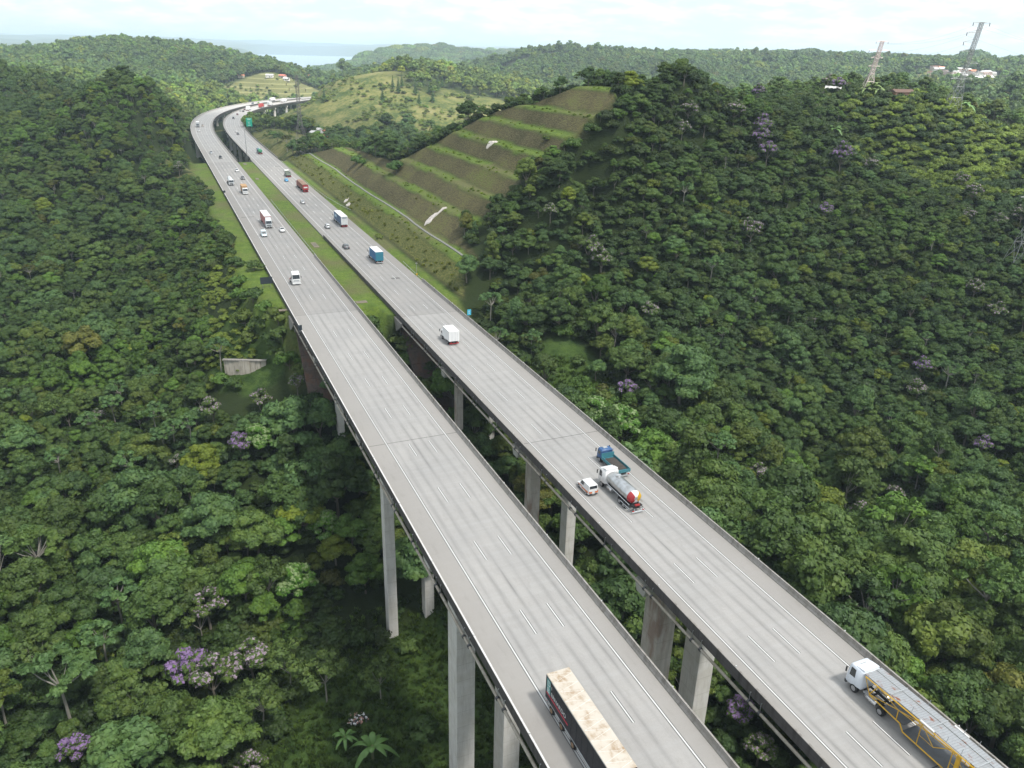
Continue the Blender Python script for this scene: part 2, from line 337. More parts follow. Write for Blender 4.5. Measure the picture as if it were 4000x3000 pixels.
sc.view_settings.view_transform = 'Standard'; sc.view_settings.look = 'None'; sc.view_settings.exposure = 1.12; sc.view_settings.gamma = 1

HAZE = True
if HAZE:
    hm, nt = nodes('haze'); g = G(nt)
    v = g.n('ShaderNodeVolumePrincipled', {'Color': C(.72, .87, 1.), 'Density': 1.25e-4, 'Anisotropy': .2})
    o = g.n('ShaderNodeOutputMaterial'); nt.links.new(v.outputs[0], o.inputs[1])
    a = 30000.; z0 = float(GZ.min()) - 1.; z1 = max(CAMZ + 40, float(GZ.max()) + 25)
    V = [(x, y, z) for z in (z0, z1) for x, y in ((-a, -a), (a, -a), (a, a), (-a, a))]
    hz_ = link('haze', mesh_np('haze', V, [(0, 3, 2, 1), (4, 5, 6, 7), (0, 1, 5, 4), (1, 2, 6, 5), (2, 3, 7, 6), (3, 0, 4, 7)]), hm)
    tag(hz_, kind='stuff'); hz_.data.update()
sc.cycles.volume_bounces = 1; sc.cycles.max_bounces = 7; sc.cycles.transparent_max_bounces = 6; sc.cycles.diffuse_bounces = 3; sc.cycles.glossy_bounces = 2
sc.cycles.volume_step_rate = 10; sc.cycles.volume_max_steps = 16
sc.cycles.use_denoising = True

# two clouds out of view, added to shade the near valley and left ridge
clm, nt = nodes('cloud'); g = G(nt)
tr_ = g.n('ShaderNodeBsdfTransparent').outputs[0]; tl_ = g.n('ShaderNodeBsdfTranslucent', {0: C(.95, .95, .95)}).outputs[0]; mx_ = g.n('ShaderNodeMixShader', {0: .38}); nt.links.new(tr_, mx_.inputs[1]); nt.links.new(tl_, mx_.inputs[2]); g.out(mx_.outputs[0])
def cloud(label, cx, cy, rx, ry, h=900.):
    k = h / math.tan(SUN_EL); ox, oy = cx + math.sin(SUN_AZ) * k, cy + math.cos(SUN_AZ) * k
    bm = bmesh.new(); bmesh.ops.create_icosphere(bm, subdivisions=5, radius=1)
    for v in bm.verts:
        p = v.co.copy(); a = 1 + .22 * float(fbm(np.array([p.x * 2 + cx]), np.array([p.y * 2 + p.z * 3]), 61)[0]) + .1 * float(fbm(np.array([p.x * 7]), np.array([p.y * 7 + p.z * 5]), 63)[0])
        v.co = Vector((p.x * rx * a, p.y * ry * a, max(p.z, -.25) * 130 * a))
    me = bpy.data.meshes.new('cloud'); bm.to_mesh(me); bm.free(); o = link('cloud', me, clm); o.location = (ox, oy, h); tag(o, label, None, None, 'stuff')
cloud('broad unseen cloud added to shade the near valley', -60, 85, 360, 300); cloud('smaller unseen cloud added to shade the left ridge', -400, 600, 300, 250, 960)

# ------------------------------------------------------------------ trees
def leaf_mat(name, lo, hi, flower=None):
    m, nt = nodes(name); g = G(nt)
    tint = g.n('ShaderNodeAttribute', attribute_type='INSTANCER', attribute_name='tint').outputs['Color']
    pos = g.n('ShaderNodeNewGeometry').outputs['Position']; obj = g.n('ShaderNodeTexCoord').outputs['Object']
    a = g.noise(obj, 2.6, 3, .6); b = g.noise(obj, .5, 2)
    c = g.mix(g.remap(a, .3, .7), C(*lo), C(*hi)); c = g.mix(g.remap(b, .45, .7, 0, .5), c, C(hi[0] * 1.25, hi[1] * 1.08, hi[2] * .7))
    c = g.n('ShaderNodeMix', data_type='RGBA', blend_type='MULTIPLY'); cm_ = c
    src = g.mix(g.remap(a, .3, .7), C(*lo), C(*hi)); src = g.mix(g.remap(b, .45, .7, 0, .5), src, C(hi[0] * 1.25, hi[1] * 1.08, hi[2] * .7))
    nt.links.new(src, cm_.inputs[6]); nt.links.new(tint, cm_.inputs[7]); cm_.inputs[0].default_value = 1.
    colr = cm_.outputs[2]
    p = g.pbr(colr, .55, 0, None, spec=.25)
    t = g.n('ShaderNodeBsdfTranslucent', {0: g.mix(.5, colr, C(.12, .19, .03))}).outputs[0]
    mx = g.n('ShaderNodeMixShader', {0: .22}); nt.links.new(p, mx.inputs[1]); nt.links.new(t, mx.inputs[2]); g.out(mx.outputs[0]); return m
LEAF = leaf_mat('leaves', (.037, .064, .018), (.100, .152, .042))
FLOW = [paint('purple blossom', (.20, .125, .26), .7, dirt=.6), paint('pale pink blossom', (.28, .22, .265), .7, dirt=.6)]
PALE = paint('pale leaf tips', (.17, .24, .09), .6, dirt=.4)
BARK = paint('bark', (.17, .15, .12), .85, dirt=.6)
BARKP = paint('pale bark', (.26, .245, .21), .8, dirt=.5)
_ico = bmesh.new(); bmesh.ops.create_icosphere(_ico, subdivisions=2, radius=1)
ICOV = np.array([v.co[:] for v in _ico.verts]); ICOF = np.array([[v.index for v in f.verts] for f in _ico.faces]); _ico.free()

def leaf_quads(P, N, size, r):       # bent leaf sprays: two triangles each
    n = len(P); a = r.normal(size=(n, 3)); a -= N * (a * N).sum(1)[:, None]; a /= np.linalg.norm(a, axis=1)[:, None] + 1e-9
    b = np.cross(N, a); s = size * r.uniform(.6, 1.35, n)[:, None]; k = r.uniform(.45, .8, n)[:, None]
    tip = P + a * s + N * s * r.uniform(-.3, .15, (n, 1)); tail = P - a * s * .8; l = P + b * s * k - N * s * .18; rr = P - b * s * k - N * s * .18
    V = np.stack([tip, l, tail, rr], 1).reshape(-1, 3); i = np.arange(n)[:, None] * 4
    return V, np.concatenate([i + [0, 1, 2], i + [0, 2, 3]], 0)
def crown_mesh(name, seed, rad=3.4, top=9., base=3.0, lobes=20, per=260, leaf=.36, flat_=.62, lob=(1.0, 1.8), flower=0., fm=0, shape='dome', core=True):
    r = np.random.default_rng(seed); V = []; Fc = []; MI = []; nv = 0
    Cn = []
    for i in range(lobes):
        if shape == 'dome':
            a = r.uniform(0, 6.283); q = math.sqrt(r.uniform(0, 1)) * .86; h = (1 - q * q) ** .5
            z = base + (top - base) * (.10 + .82 * h * r.uniform(.62, 1.05)); x, y = q * rad * math.cos(a), q * rad * math.sin(a)
        elif shape == 'tall':
            h = r.uniform(0, 1); q = (1 - h) ** .6 * r.uniform(.3, .85); a = r.uniform(0, 6.283); z = base + (top - base) * (.12 + .8 * h); x, y = q * rad * math.cos(a), q * rad * math.sin(a)
        elif shape == 'umbrella':
            a = r.uniform(0, 6.283); q = math.sqrt(r.uniform(0.02, 1)); z = base + (top - base) * (.62 + .3 * (1 - q * q) + r.uniform(-.1, .06)); x, y = q * rad * math.cos(a), q * rad * math.sin(a)
        elif shape == 'bush':
            a = r.uniform(0, 6.283); q = math.sqrt(r.uniform(0, 1)) * .8; z = top * (.25 + .5 * (1 - q * q) * r.uniform(.6, 1.)); x, y = q * rad * math.cos(a), q * rad * math.sin(a)
        elif shape == 'cone':
            h = (i + .5) / lobes; q = (1 - h) * .72 * r.uniform(.6, 1.); a = i * 2.4; z = base + (top - base) * h; x, y = q * rad * math.cos(a), q * rad * math.sin(a)
        lr = r.uniform(*lob) * (1 if shape != 'cone' else (1.15 - h)); Cn.append((x, y, z, lr))
    for x, y, z, lr in Cn:
        n = int(per * (lr / 1.4) ** 2); d = r.normal(size=(n, 3)); d[:, 2] = np.abs(d[:, 2]) * 1.1 - .38; d /= np.linalg.norm(d, axis=1)[:, None]
        ph = r.uniform(0, 6.28, 3); bump = 1 + .13 * np.sin(d[:, 0] * 7 + ph[0]) * np.sin(d[:, 1] * 7 + ph[1]) + .1 * r.normal(size=n)
        P = np.array([x, y, z]) + d * np.array([lr, lr, lr * flat_]) * bump[:, None]
        N = d + r.normal(size=(n, 3)) * .38 + [0, 0, .25]; N /= np.linalg.norm(N, axis=1)[:, None]
        v, f = leaf_quads(P, N, leaf, r); V.append(v); Fc.append(f + nv); nv += len(v)
        mi = np.zeros(n, int)
        if flower > 0:
            blot = (np.sin(d[:, 0] * 5 + ph[2]) * np.sin(d[:, 1] * 5 + ph[0]) + d[:, 2] * .9 + r.normal(size=n) * .35)
            mi[blot > np.quantile(blot, 1 - flower * r.uniform(.5, 1.5) if flower < .66 else .2)] = 1
        MI += [mi, mi]
        if core:
            cv = ICOV * np.array([lr, lr, lr * flat_]) * .80 * (1 + .12 * r.normal(size=(len(ICOV), 1))) + [x, y, z - .05]
            V.append(cv); Fc.append(ICOF + nv); nv += len(cv); MI.append(np.zeros(len(ICOF), int))
    me = mesh_np(name, np.concatenate(V), np.concatenate(Fc), False, mi=np.concatenate(MI))
    me.materials.append(LEAF); me.materials.append((FLOW + [PALE])[fm])
    return me, Cn
def tube_np(path, rads, seg=7):
    V = []; Fc = []
    P = [np.array(p, float) for p in path]
    for i, p in enumerate(P):
        d = P[min(i + 1, len(P) - 1)] - P[max(i - 1, 0)]; d /= np.linalg.norm(d) + 1e-9
        a = np.cross(d, [0, 0, 1.] if abs(d[2]) < .9 else [1., 0, 0]); a /= np.linalg.norm(a); b = np.cross(d, a)
        for k in range(seg):
            t = 6.28318 * k / seg; V.append(p + (a * math.cos(t) + b * math.sin(t)) * rads[i])
    for i in range(len(P) - 1):
        for k in range(seg):
            q = (k + 1) % seg; Fc.append((i * seg + k, i * seg + q, (i + 1) * seg + q, (i + 1) * seg + k))
    return V, Fc
class MB:                            # gathers shapes into one mesh
    def __init__(s): s.v = []; s.f = []; s.m = []; s.mi = 0
    def add(s, V, Fc):
        o = len(s.v); s.v += [tuple(map(float, p)) for p in V]; s.f += [tuple(int(i) + o for i in f) for f in Fc]; s.m += [s.mi] * len(Fc)
        return s
    def box(s, cx, cy, cz, lx, ly, lz, rz=0., top=1., topy=None):
        topy = top if topy is None else topy; V = []
        for z, kx, ky in ((-.5, 1, 1), (.5, top, topy)):
            for x, y in ((-.5, -.5), (.5, -.5), (.5, .5), (-.5, .5)):
                X, Y = x * lx * kx, y * ly * ky; V.append((cx + X * math.cos(rz) - Y * math.sin(rz), cy + X * math.sin(rz) + Y * math.cos(rz), cz + z * lz))
        return s.add(V, [(0, 3, 2, 1), (4, 5, 6, 7), (0, 1, 5, 4), (1, 2, 6, 5), (2, 3, 7, 6), (3, 0, 4, 7)])
    def bar(s, p, q, w, h=None, seg=4):
        p = np.array(p, float); q = np.array(q, float); V, Fc = tube_np([p, q], [w * .6, (h or w) * .6], seg)
        n = seg; return s.add(V, Fc + [tuple(range(n))[::-1], tuple(range(n, 2 * n))])
    def tube(s, path, rads, seg=7):
        if not hasattr(rads, '__len__'): rads = [rads] * len(path)
        V, Fc = tube_np(path, rads, seg); L = len(path) * seg
        return s.add(V, Fc + [tuple(range(seg))[::-1], tuple(range(L - seg, L))])
    def prism(s, pts, y0, y1):       # outline in x,z pulled along y
        n = len(pts); V = [(x, y0, z) for x, z in pts] + [(x, y1, z) for x, z in pts]
        return s.add(V, [tuple(range(n)), tuple(range(2 * n - 1, n - 1, -1))] + [(i, (i + 1) % n + 0, (i + 1) % n + n, i + n)[::-1] for i in range(n)])
    def wheel(s, cx, cy, cz, r, w, seg=16):   # axis along y
        V = []; Fc = []
        for k, (yy, rr) in enumerate(((-.5, .0), (-.5, .86), (-.38, 1.), (.38, 1.), (.5, .86), (.5, 0.))):
            for i in range(seg):
                t = 6.28318 * i / seg; V.append((cx + math.cos(t) * r * max(rr, .01), cy + yy * w, cz + math.sin(t) * r * max(rr, .01)))
        for k in range(5):
            for i in range(seg): q = (i + 1) % seg; Fc.append((k * seg + i, k * seg + q, (k + 1) * seg + q, (k + 1) * seg + i)[::-1])
        return s.add(V, Fc)
    def mesh(s, name, mats, bevel=0., smooth=False):
        me = bpy.data.meshes.new(name); me.from_pydata(s.v, [], s.f)
        for m in (mats if isinstance(mats, (list, tuple)) else [mats]): me.materials.append(m)
        if any(s.m): me.polygons.foreach_set('material_index', s.m)
        bm = bmesh.new(); bm.from_mesh(me); bmesh.ops.recalc_face_normals(bm, faces=bm.faces)
        if bevel > 0:
            e = [x for x in bm.edges if len(x.link_faces) == 2 and x.calc_face_angle(0) > .5]
            bmesh.ops.bevel(bm, geom=e, offset=bevel, segments=2, affect='EDGES', profile=.6, clamp_overlap=True)
        bm.to_mesh(me); bm.free()
        if smooth: me.polygons.foreach_set('use_smooth', [True] * len(me.polygons))
        me.update(); return me
    def build(s, name, mats, parent=None, bevel=0., smooth=False):
        return link(name, s.mesh(name, mats, bevel, smooth), None, parent)
def trunk_mesh(name, seed, Cn, base_r=.22, mat=None, limbs=6, split=3.2, lean=.3):
    r = random.Random(seed); b = MB(); a = r.uniform(0, 6.28); tx, ty = lean * math.cos(a), lean * math.sin(a)
    zt = split; b.tube([(0, 0, -1.5), (tx * .4, ty * .4, zt * .5), (tx, ty, zt)], [base_r * 1.3, base_r, base_r * .75], 7)
    for x, y, z, lr in r.sample(Cn, min(limbs, len(Cn))):
        b.tube([(tx, ty, zt - .1), ((tx + x) * .5 + r.uniform(-.2, .2), (ty + y) * .5, zt + (z - zt) * .55 - .25), (x * .92, y * .92, z - .1)], [base_r * .6, base_r * .38, base_r * .18], 5)
    return b.mesh(name, mat or BARK)
PROTO = {}
def proto(kind, **kw):
    tk = dict((k, kw.pop(k)) for k in ('bark', 'base_r', 'limbs', 'split', 'lean') if k in kw)
    me, Cn = crown_mesh('crown', **kw); tm = trunk_mesh('trunk', kw['seed'], Cn, tk.get('base_r', .2), tk.get('bark', BARK), tk.get('limbs', 6), tk.get('split', 3.), tk.get('lean', .3))
    PROTO.setdefault(kind, []).append((me, tm))
for i, (rad, top, lobes, lob, fl) in enumerate([(3.3, 9, 26, (.75, 1.35), .62), (4.2, 9.5, 34, (.8, 1.5), .55), (2.7, 8.5, 20, (.7, 1.25), .75), (3.6, 8, 26, (.85, 1.6), .5), (3.0, 10.5, 26, (.75, 1.35), .7), (4.6, 10, 40, (.75, 1.45), .5)]):
    proto('broadleaf', seed=100 + i, rad=rad, top=top, base=1.6, lobes=lobes, lob=lob, flat_=fl, per=400, leaf=.245 + .03 * (i % 3))
for i in range(2): proto('column', seed=140 + i, rad=2.4, top=11, base=1.5, lobes=24, lob=(.7, 1.2), per=360, leaf=.26, shape='tall', flat_=.85)
for i in range(2): proto('umbrella', seed=160 + i, rad=3.6 - .5 * i, top=10.5, base=4, lobes=26, lob=(.42, .7), per=300, leaf=.42, shape='umbrella', flat_=.34, core=True, bark=BARKP, base_r=.17, limbs=10, split=6.2)
for i in range(2): proto('purple', seed=180 + i, rad=3.0, top=8.5, base=2.4, lobes=24, lob=(.7, 1.15), per=300, leaf=.29, flower=.45, fm=0, flat_=.6)
for i in range(2): proto('pink', seed=190 + i, rad=3.0, top=8.5, base=2.4, lobes=24, lob=(.7, 1.1), per=300, leaf=.27, flower=.28, fm=1, flat_=.6)
proto('tipped', seed=200, rad=4.2, top=10, base=2, lobes=34, lob=(.8, 1.3), per=230, leaf=.36, flower=.3, fm=2)
for i in range(2): proto('sparse', seed=210 + i, rad=3.4, top=9.5, base=3.6, lobes=15, lob=(.7, 1.15), per=170, leaf=.3, flat_=.55, core=False, bark=BARKP, base_r=.12, limbs=7, split=3.6)
for i in range(2): proto('bush', seed=220 + i, rad=1.9, top=2.8, base=.2, lobes=12, lob=(.6, 1.0), per=170, leaf=.26, shape='bush', split=.4, base_r=.08, lean=.1)
for i in range(1): proto('conifer', seed=230 + i, rad=2.5, top=13, base=1.2, lobes=30, lob=(.7, 1.15), per=170, leaf=.34, shape='cone', flat_=.5, split=9, lean=.1)
# coarse crowns for far woods
for i in range(4): proto('far', seed=240 + i, rad=4.0, top=10 + (i % 2) * 2, base=1.5, lobes=13, lob=(1.2, 2.0), per=46, leaf=.95, flat_=.7, limbs=1, base_r=.25)
for i in range(2): proto('grove', seed=250 + i, rad=15, top=10, base=0, lobes=60, lob=(2.6, 4.4), per=14, leaf=2.3, flat_=.8, limbs=1, shape='dome', base_r=.3)

TINTS = {'deep green': (.80, .92, .85), 'mid green': (1., 1.05, .9), 'olive green': (1.22, 1.12, .8), 'bright green': (1.12, 1.36, .85), 'blue green': (.98, 1.15, 1.35), 'yellow green': (1.75, 1.5, .65), 'rust tinged': (1.4, .98, .75)}
TN = list(TINTS)
def pick_tints(x, y, r):             # colour drifts over the slopes, with single trees that stand out
    n = len(x); a = fbm(x / 45, y / 45, 31) + r.normal(size=n) * .32; k = np.digitize(a, [-.42, -.08, .2, .42])  # 0..4
    base = np.array([4, 0, 1, 1, 3])[k]; base = np.where((base == 1) & (r.uniform(size=n) < .22), 2, base); q = r.uniform(size=n); base = np.where(q < .03, 5, base); base = np.where((q > .035) & (q < .045), 6, base)
    T = np.array([TINTS[t] for t in TN])[base] * r.uniform(.68, 1.36, (n, 1)); return base, T
def copy_thing(root, kids, loc, rz, sc_, name=None):
    c = root.copy(); col.objects.link(c); c.location = loc; c.rotation_euler = (0, 0, rz); c.scale = (sc_, sc_, sc_)
    for k in kids:
        d = k.copy(); col.objects.link(d); d.parent = c
    return c
SRC = {}
def plant(kind, var, name, x, y, z, rz, s, tint, label, cat, group=None, sz=1.):
    me, tm = PROTO[kind][var]
    e = empty(name, (x, y, z), rz); e.scale = (s, s, s * sz)
    cr = bpy.data.objects.new('crown', me); tr = bpy.data.objects.new('trunk', tm); col.objects.link(cr); col.objects.link(tr); cr.parent = e; tr.parent = e
    cr['tint'] = [float(v) for v in tint]; tr['tint'] = [1., 1., 1.]
    tag(e, label, cat, group); SRC.setdefault((kind, var), (cr, tr)); return e

# --- where woods grow
def density(x, y):                   # 1 = closed forest, 0 = open
    s, t = ST(x, y); l, o = road_grid(s, t); h = height(x, y)
    d = np.ones(len(x))
    cmk, _ = cutmask(x, y); d *= 1 - sstep(.05, .4, cmk)
    d *= 1 - sstep(-10, -7, s - cut_edge(t)) * (1 - sstep(0, 6, s - cut_edge(t))) * sstep(69, 72, t) * (1 - sstep(92, 98, t))
    d *= 1 - sstep(6, 9, t) * (1 - sstep(19, 21, t)) * sstep(190, 197, s) * (1 - sstep(268, 285, s))
    d *= 1 - (sstep(17, 19, t + 3 * np.sin(s / 17.)) * (1 - sstep(73, 75, t)) * sstep(186, 192, s) * (1 - sstep(512, 524, s)))
    d *= np.where((np.abs(o) < 24) & (h > -12), 0, 1)
    d *= np.where((l > 1100) & (np.abs(o) < 30), 0, 1)
    for cx, cy, rr in OPEN:
        q = np.hypot(x - cx, y - cy) + fbm(x / (rr * .5), y / (rr * .5), 8) * rr * .4
        sp = .05 if cy > 500 else .0
        d *= sp + (1 - sp) * sstep(rr * .75, rr * 1.1, q)
    cx, cy, cz = at(585, 190, 1210); d *= sstep(60, 85, np.hypot(x - cx, y - cy))
    wx, wy = XY(203, 13); d *= sstep(9, 12, np.hypot(x - wx, y - wy))
    return d
def scatter(r0, r1, step, seed, half=.80):
    r = np.random.default_rng(seed); gx = np.arange(-r1 * math.sin(half) - step, r1 * math.sin(half) + step, step); gy = np.arange(min(0, r0), r1, step)
    X, Y = np.meshgrid(gx, gy); X = X.ravel() + r.uniform(-.46, .46, X.size) * step; Y = Y.ravel() + r.uniform(-.46, .46, Y.size) * step
    rr = np.hypot(X, Y); th = np.abs(np.arctan2(X, Y)); k = (rr > r0) & (rr < r1) & (th < half); X, Y = X[k], Y[k]
    k = r.uniform(size=len(X)) < density(X, Y); return X[k], Y[k], r

BLOSSOM = [  # photo point of crown, kind, scale: every tree whose flowers show
 (1650,258,'purple',1.1),(1645,282,'purple',1.15),(1822,320,'purple',1.35),(1660,315,'purple',1.),(1590,225,'pink',1.),(1640,190,'purple',.9),(1790,168,'pink',.9),(1812,175,'purple',.9),(1490,225,'pink',.9),
 (1475,265,'pink',.8),(1885,345,'pink',.8),(1785,445,'purple',.75),(1625,480,'pink',1.1),(1275,520,'pink',1.15),(1300,545,'pink',1.),(1190,445,'pink',.7),(2105,402,'pink',.9),(2165,468,'pink',.7),(2080,378,'pink',.8),(2095,455,'pink',.7),
 (1995,780,'purple',.9),(1985,830,'pink',.9),(2155,660,'pink',.9),(2210,450,'pink',.9),(2125,950,'purple',.8),(1862,1100,'pink',1.),(1355,830,'purple',.8),(1405,660,'pink',.8),(2110,610,'pink',.8),(1935,1055,'pink',.7),(1640,1010,'pink',.8),
 (515,945,'purple',.85),(455,870,'pink',.9),(560,850,'pink',.9),(640,815,'pink',.7),(445,1285,'pink',1.2),(400,1425,'purple',1.25),(455,1440,'pink',1.3),(540,1400,'pink',1.2),(160,1605,'purple',.9),(540,1645,'pink',.9),(385,355,'pink',.8),(1600,1520,'purple',.8),(1645,1600,'pink',.8),(210,890,'pink',.7),(380,990,'pink',.6)]
UMB = [(255,830,1.),(320,800,.9),(845,0,0),(470,740,1.),(250,1270,1.15),(215,1360,1.1),(330,880,1.),(240,860,1.),(405,905,.9),(275,985,1.),(120,980,.9),(350,930,.95),(1060,640,.9),(1540,560,.9),(1555,945,1.),(2055,790,1.),(1075,715,.8),(1480,400,.8),(1570,1010,.9),(1930,900,.8),(370,915,.8),(190,900,.9),(1150,720,.7),(1620,1140,.9)]
TIP = [(1290,885,1.),(600,900,1.1),(1340,910,1.15),(560,940,.95),(640,1250,1.),(700,1130,.9)]
SPARSE = [(620,1420,1.15),(700,1440,1.2),(430,1330,.9),(300,1500,1.2),(560,1500,1.2),(80,1400,1.3),(820,1450,1.),(1300,560,.8),(1250,520,.8)]
named = []
def place_word(x, y, z):
    fx, fy, w = project(x, y, z); px = int(round(float(fx) / 40)); py = int(round(float(fy) / 30)); return f'{px} percent across and {py} percent down'
SIDE = lambda x, y: 'left of the highway' if ST(x, y)[1] < 47 else 'on the right hillside'
hold = []
bloom = []
def put(kind, fx, fy, s, name, label, cat, group=None, tint=None, zo=None):
    i = rng.integers(len(PROTO[kind])); top = {'umbrella': 9, 'bush': 1.5, 'conifer': 6}.get(kind, 7) * s
    x, y = march(fx * 1.80832, fy * 1.80832, top if zo is None else zo); z = float(height(np.array([x]), np.array([y]))[0])
    t = tint if tint is not None else np.array(TINTS['mid green']) * rng.uniform(.85, 1.15)
    e = plant(kind, int(i), name, x, y, z, rng.uniform(0, 6.28), s, t, (label % place_word(x, y, z + top) if '%s' in label else label), cat, group); named.append((x, y, 3.1 * s))
    if 'flower' in name: bloom.append((x, y))
    return e
for fx, fy, k, s in BLOSSOM:
    x, y = march(fx * 1.80832, fy * 1.80832, 7 * s); d = math.hypot(x, y)
    put(k, fx, fy, s * (1.0 if d < 260 else 1.1), 'purple_flowering_tree' if k == 'purple' else 'pink_flowering_tree',
        ('tree covered in purple blossom, ' if k == 'purple' else 'tree dotted with pale pink blossom, ') + '%s', 'flowering tree', 'flowering trees in the forest')
for fx, fy, s in UMB:
    if s: put('umbrella', fx, fy, s, 'umbrella_tree', 'flat topped blue green tree with pale stem, %s', 'tree', 'pale stemmed umbrella trees', np.array((1.25, 1.5, 1.9)) * rng.uniform(.85, 1.1))
for fx, fy, s in TIP: put('tipped', fx, fy, s, 'broad_leaved_tree', 'bright green tree with pale leaf tips, %s', 'tree', 'bright broad leaved trees', np.array((1.1, 1.6, .8)))
for fx, fy, s in SPARSE: put('sparse', fx, fy, s, 'thin_crowned_tree', 'thin crowned tree showing pale branches, %s', 'tree', 'thin crowned trees', np.array((1.15, 1.15, 1.05)))
for q in [(1305,'')]: pass
# conifers on the grassy hill beyond, lone bushes on the terraces
for fx, fy, s in [(700,205,1.1),(826,205,1.1),(848,178,1.),(860,185,1.2),(868,176,1.),(905,213,1.),(935,206,1.1),(945,180,1.2),(955,176,1.),(928,190,1.),(1000,180,1.1),(1085,170,1.),(1008,168,1.),(897,190,1.1),(912,175,.9)]:
    put('conifer', fx, fy, s, 'conifer', 'dark pointed conifer on the far grassy hill, %s', 'conifer', 'conifers on the far hill', np.array((.7, .95, 1.1)))
for fx, fy, s, lab in [(857,362,2.1,'round dark shrub alone on a terrace of the cutting'),(770,346,1.5,'small dark shrub at the left end of a terrace'),(782,352,1.1,'low green shrub beside the darker one on a terrace'),(1152,455,.5,'tiny bright shrub at the right end of a terrace'),(560,352,.1,'')]:
    if lab: put('bush', fx, fy, s, 'shrub', lab, 'shrub', None, np.array((.75, 1.05, .7)), 1.0 * s)
for k, (fx, fy, s) in enumerate([(815,690,1.9),(865,745,1.7),(880,775,1.6),(800,700,1.5),(548,575,1.2),(600,685,1.5),(575,665,1.2),(545,640,1.4),(560,700,1.3),(530,690,1.6),(520,640,1.5),(590,735,1.5),(610,720,1.3),(540,730,1.2),(515,610,1.3),(505,570,1.4),(605,760,1.3),(655,800,1.4),(625,780,1.6),(915,1575,1.3),(880,1395,1.),(1180,300,.7),
      (480,820,1.2),(505,830,1.1),(1250,780,.9),(1300,860,1.5),(590,215,.8),(600,232,.7),(655,270,1.),(575,272,1.4),(590,290,1.5),(880,215,1.3),(825,222,1.2),(870,228,1.3),(920,232,1.3)]):
    put('bush', fx, fy, s * 1.15, 'shrub', 'leafy green shrub on open ground, %s', 'shrub', 'shrubs on open ground', np.array(TINTS[['mid green','olive green','bright green','deep green'][k % 4]]), 1.2 * s)
named_a = np.array(named)

# forest scatter
X, Y, r = scatter(38, 720, 4.3, 5)
k = (np.hypot(X, Y) > 185) | (r.uniform(size=len(X)) < .82)
for x, y, q in named: k &= np.hypot(X - x, Y - y) > q + 1.0
X, Y = X[k], Y[k]; Z = height(X, Y); sT, tT = ST(X, Y); LL_, OO_ = road_grid(sT, tT)
base, TT_ = pick_tints(X, Y, r)
qx = np.hypot((X - 185) * .75, (Y - 335) * .8) < 34 + 16 * fbm(X / 20, Y / 20, 12); qx &= r.uniform(size=len(X)) < .7; base[qx] = 5; TT_[qx] = np.array((1.75, 1.6, .75)) * r.uniform(.8, 1.2, (int(qx.sum()), 1))
sca = 1.2 * np.exp(r.normal(0, .30, len(X))) * (.78 + .35 * fbm(X / 60, Y / 60, 77)) * (1.1 - .30 * sstep(170, 250, np.hypot(X, Y))); sca = np.clip(sca, .42, 1.95)
sca *= 1 - .55 * (1 - sstep(40, 62, np.hypot(X - 190, (Y - 335) * .9))) ; sca *= 1 - .25 * sstep(60, 110, X) * sstep(285, 310, Y)
sca *= np.where((tT > 92) & (sT > 285) & (sT < 560) & (tT < 230), .66, 1.); sca *= np.where((sT > 130) & (sT < 330) & (tT > 120) & (tT < 340), .70, 1.); sca *= np.where((sT > 200) & (sT < 520) & (tT > -12) & (tT < 20), .68, 1.); sca *= np.where((sT > 160) & (sT < 240) & (tT > 70) & (tT < 150), .82, 1.)
for bx, by in bloom: sca = np.where(np.hypot(X - bx * .975, Y - by * .975) < 8.5, np.minimum(sca, .58), sca)
hi = height(X, Y) + 9.5 * sca
under = (np.abs(OO_) < 25)
sca = np.where(under, np.minimum(sca, np.maximum((-6.0 - Z) / 10.5, 0)), sca); ok = sca > .3
# next to the carriageways crowns stay off the deck
ok &= ~((np.abs(OO_) < 29) & (Z + 9 * sca > .5) & (np.abs(OO_) > 19))
# the valley floor at the left piers is half in grass
ok &= ~((sT < 150) & (tT > 14) & (tT < 52) & (r.uniform(size=len(X)) < .93) & (sT > 20))
ok &= ~((sT < 126) & (tT > -2) & (tT < 16) & (r.uniform(size=len(X)) < .55))
X, Y, Z, sca, base, TT_, sT, tT = [a[ok] for a in (X, Y, Z, sca, base, TT_, sT, tT)]
u = r.uniform(size=len(X)); kindv = np.where(u < .86, 0, np.where(u < .93, 1, np.where(u < .955, 2, 3)))      # broadleaf, column, umbrella, sparse
kindv[(kindv == 1) & (((sT > 120) & (sT < 400) & (tT > 90)) | (Y > 280))] = 0
KN = ['broadleaf', 'column', 'umbrella', 'sparse']; var = np.array([r.integers(len(PROTO[KN[q]])) for q in kindv]); rot = r.uniform(0, 6.283, len(X))
# the 290 that show largest become trees of their own
fx, fy, w = project(X, Y, Z + 7 * sca); inn = (fx > -60) & (fx < 4060) & (fy > 0) & (fy < 3040) & (w > 0)
def hidden(sv, tv, zv):              # behind one of the near decks?
    hid = np.zeros(len(sv), bool)
    for t0, t1, sm in ((26.7, 44, 203), (52.2, 68.4, 193)):
        kk = CAMZ / np.maximum(CAMZ - zv, 1e-6); ps, pt = sv * kk, tv * kk      # where the sight line meets deck level
        hid |= (kk < 1e9) & (zv < 0) & (ps * 1 < sm) & False
    return hid
kq = CAMZ / np.maximum(CAMZ - (Z + 7 * sca), 1e-3); ps, pt = sT * kq, tT * kq
below = (Z + 7 * sca) < -1
kk = np.clip((CAMZ - 0.) / np.maximum(CAMZ - (Z + 7 * sca), 1e-3), 0, 1); ps, pt = sT * kk, tT * kk
hid = below & (ps < 203) & (((pt > 26.2) & (pt < 44.2)) | ((pt > 51.8) & (pt < 68.6)))
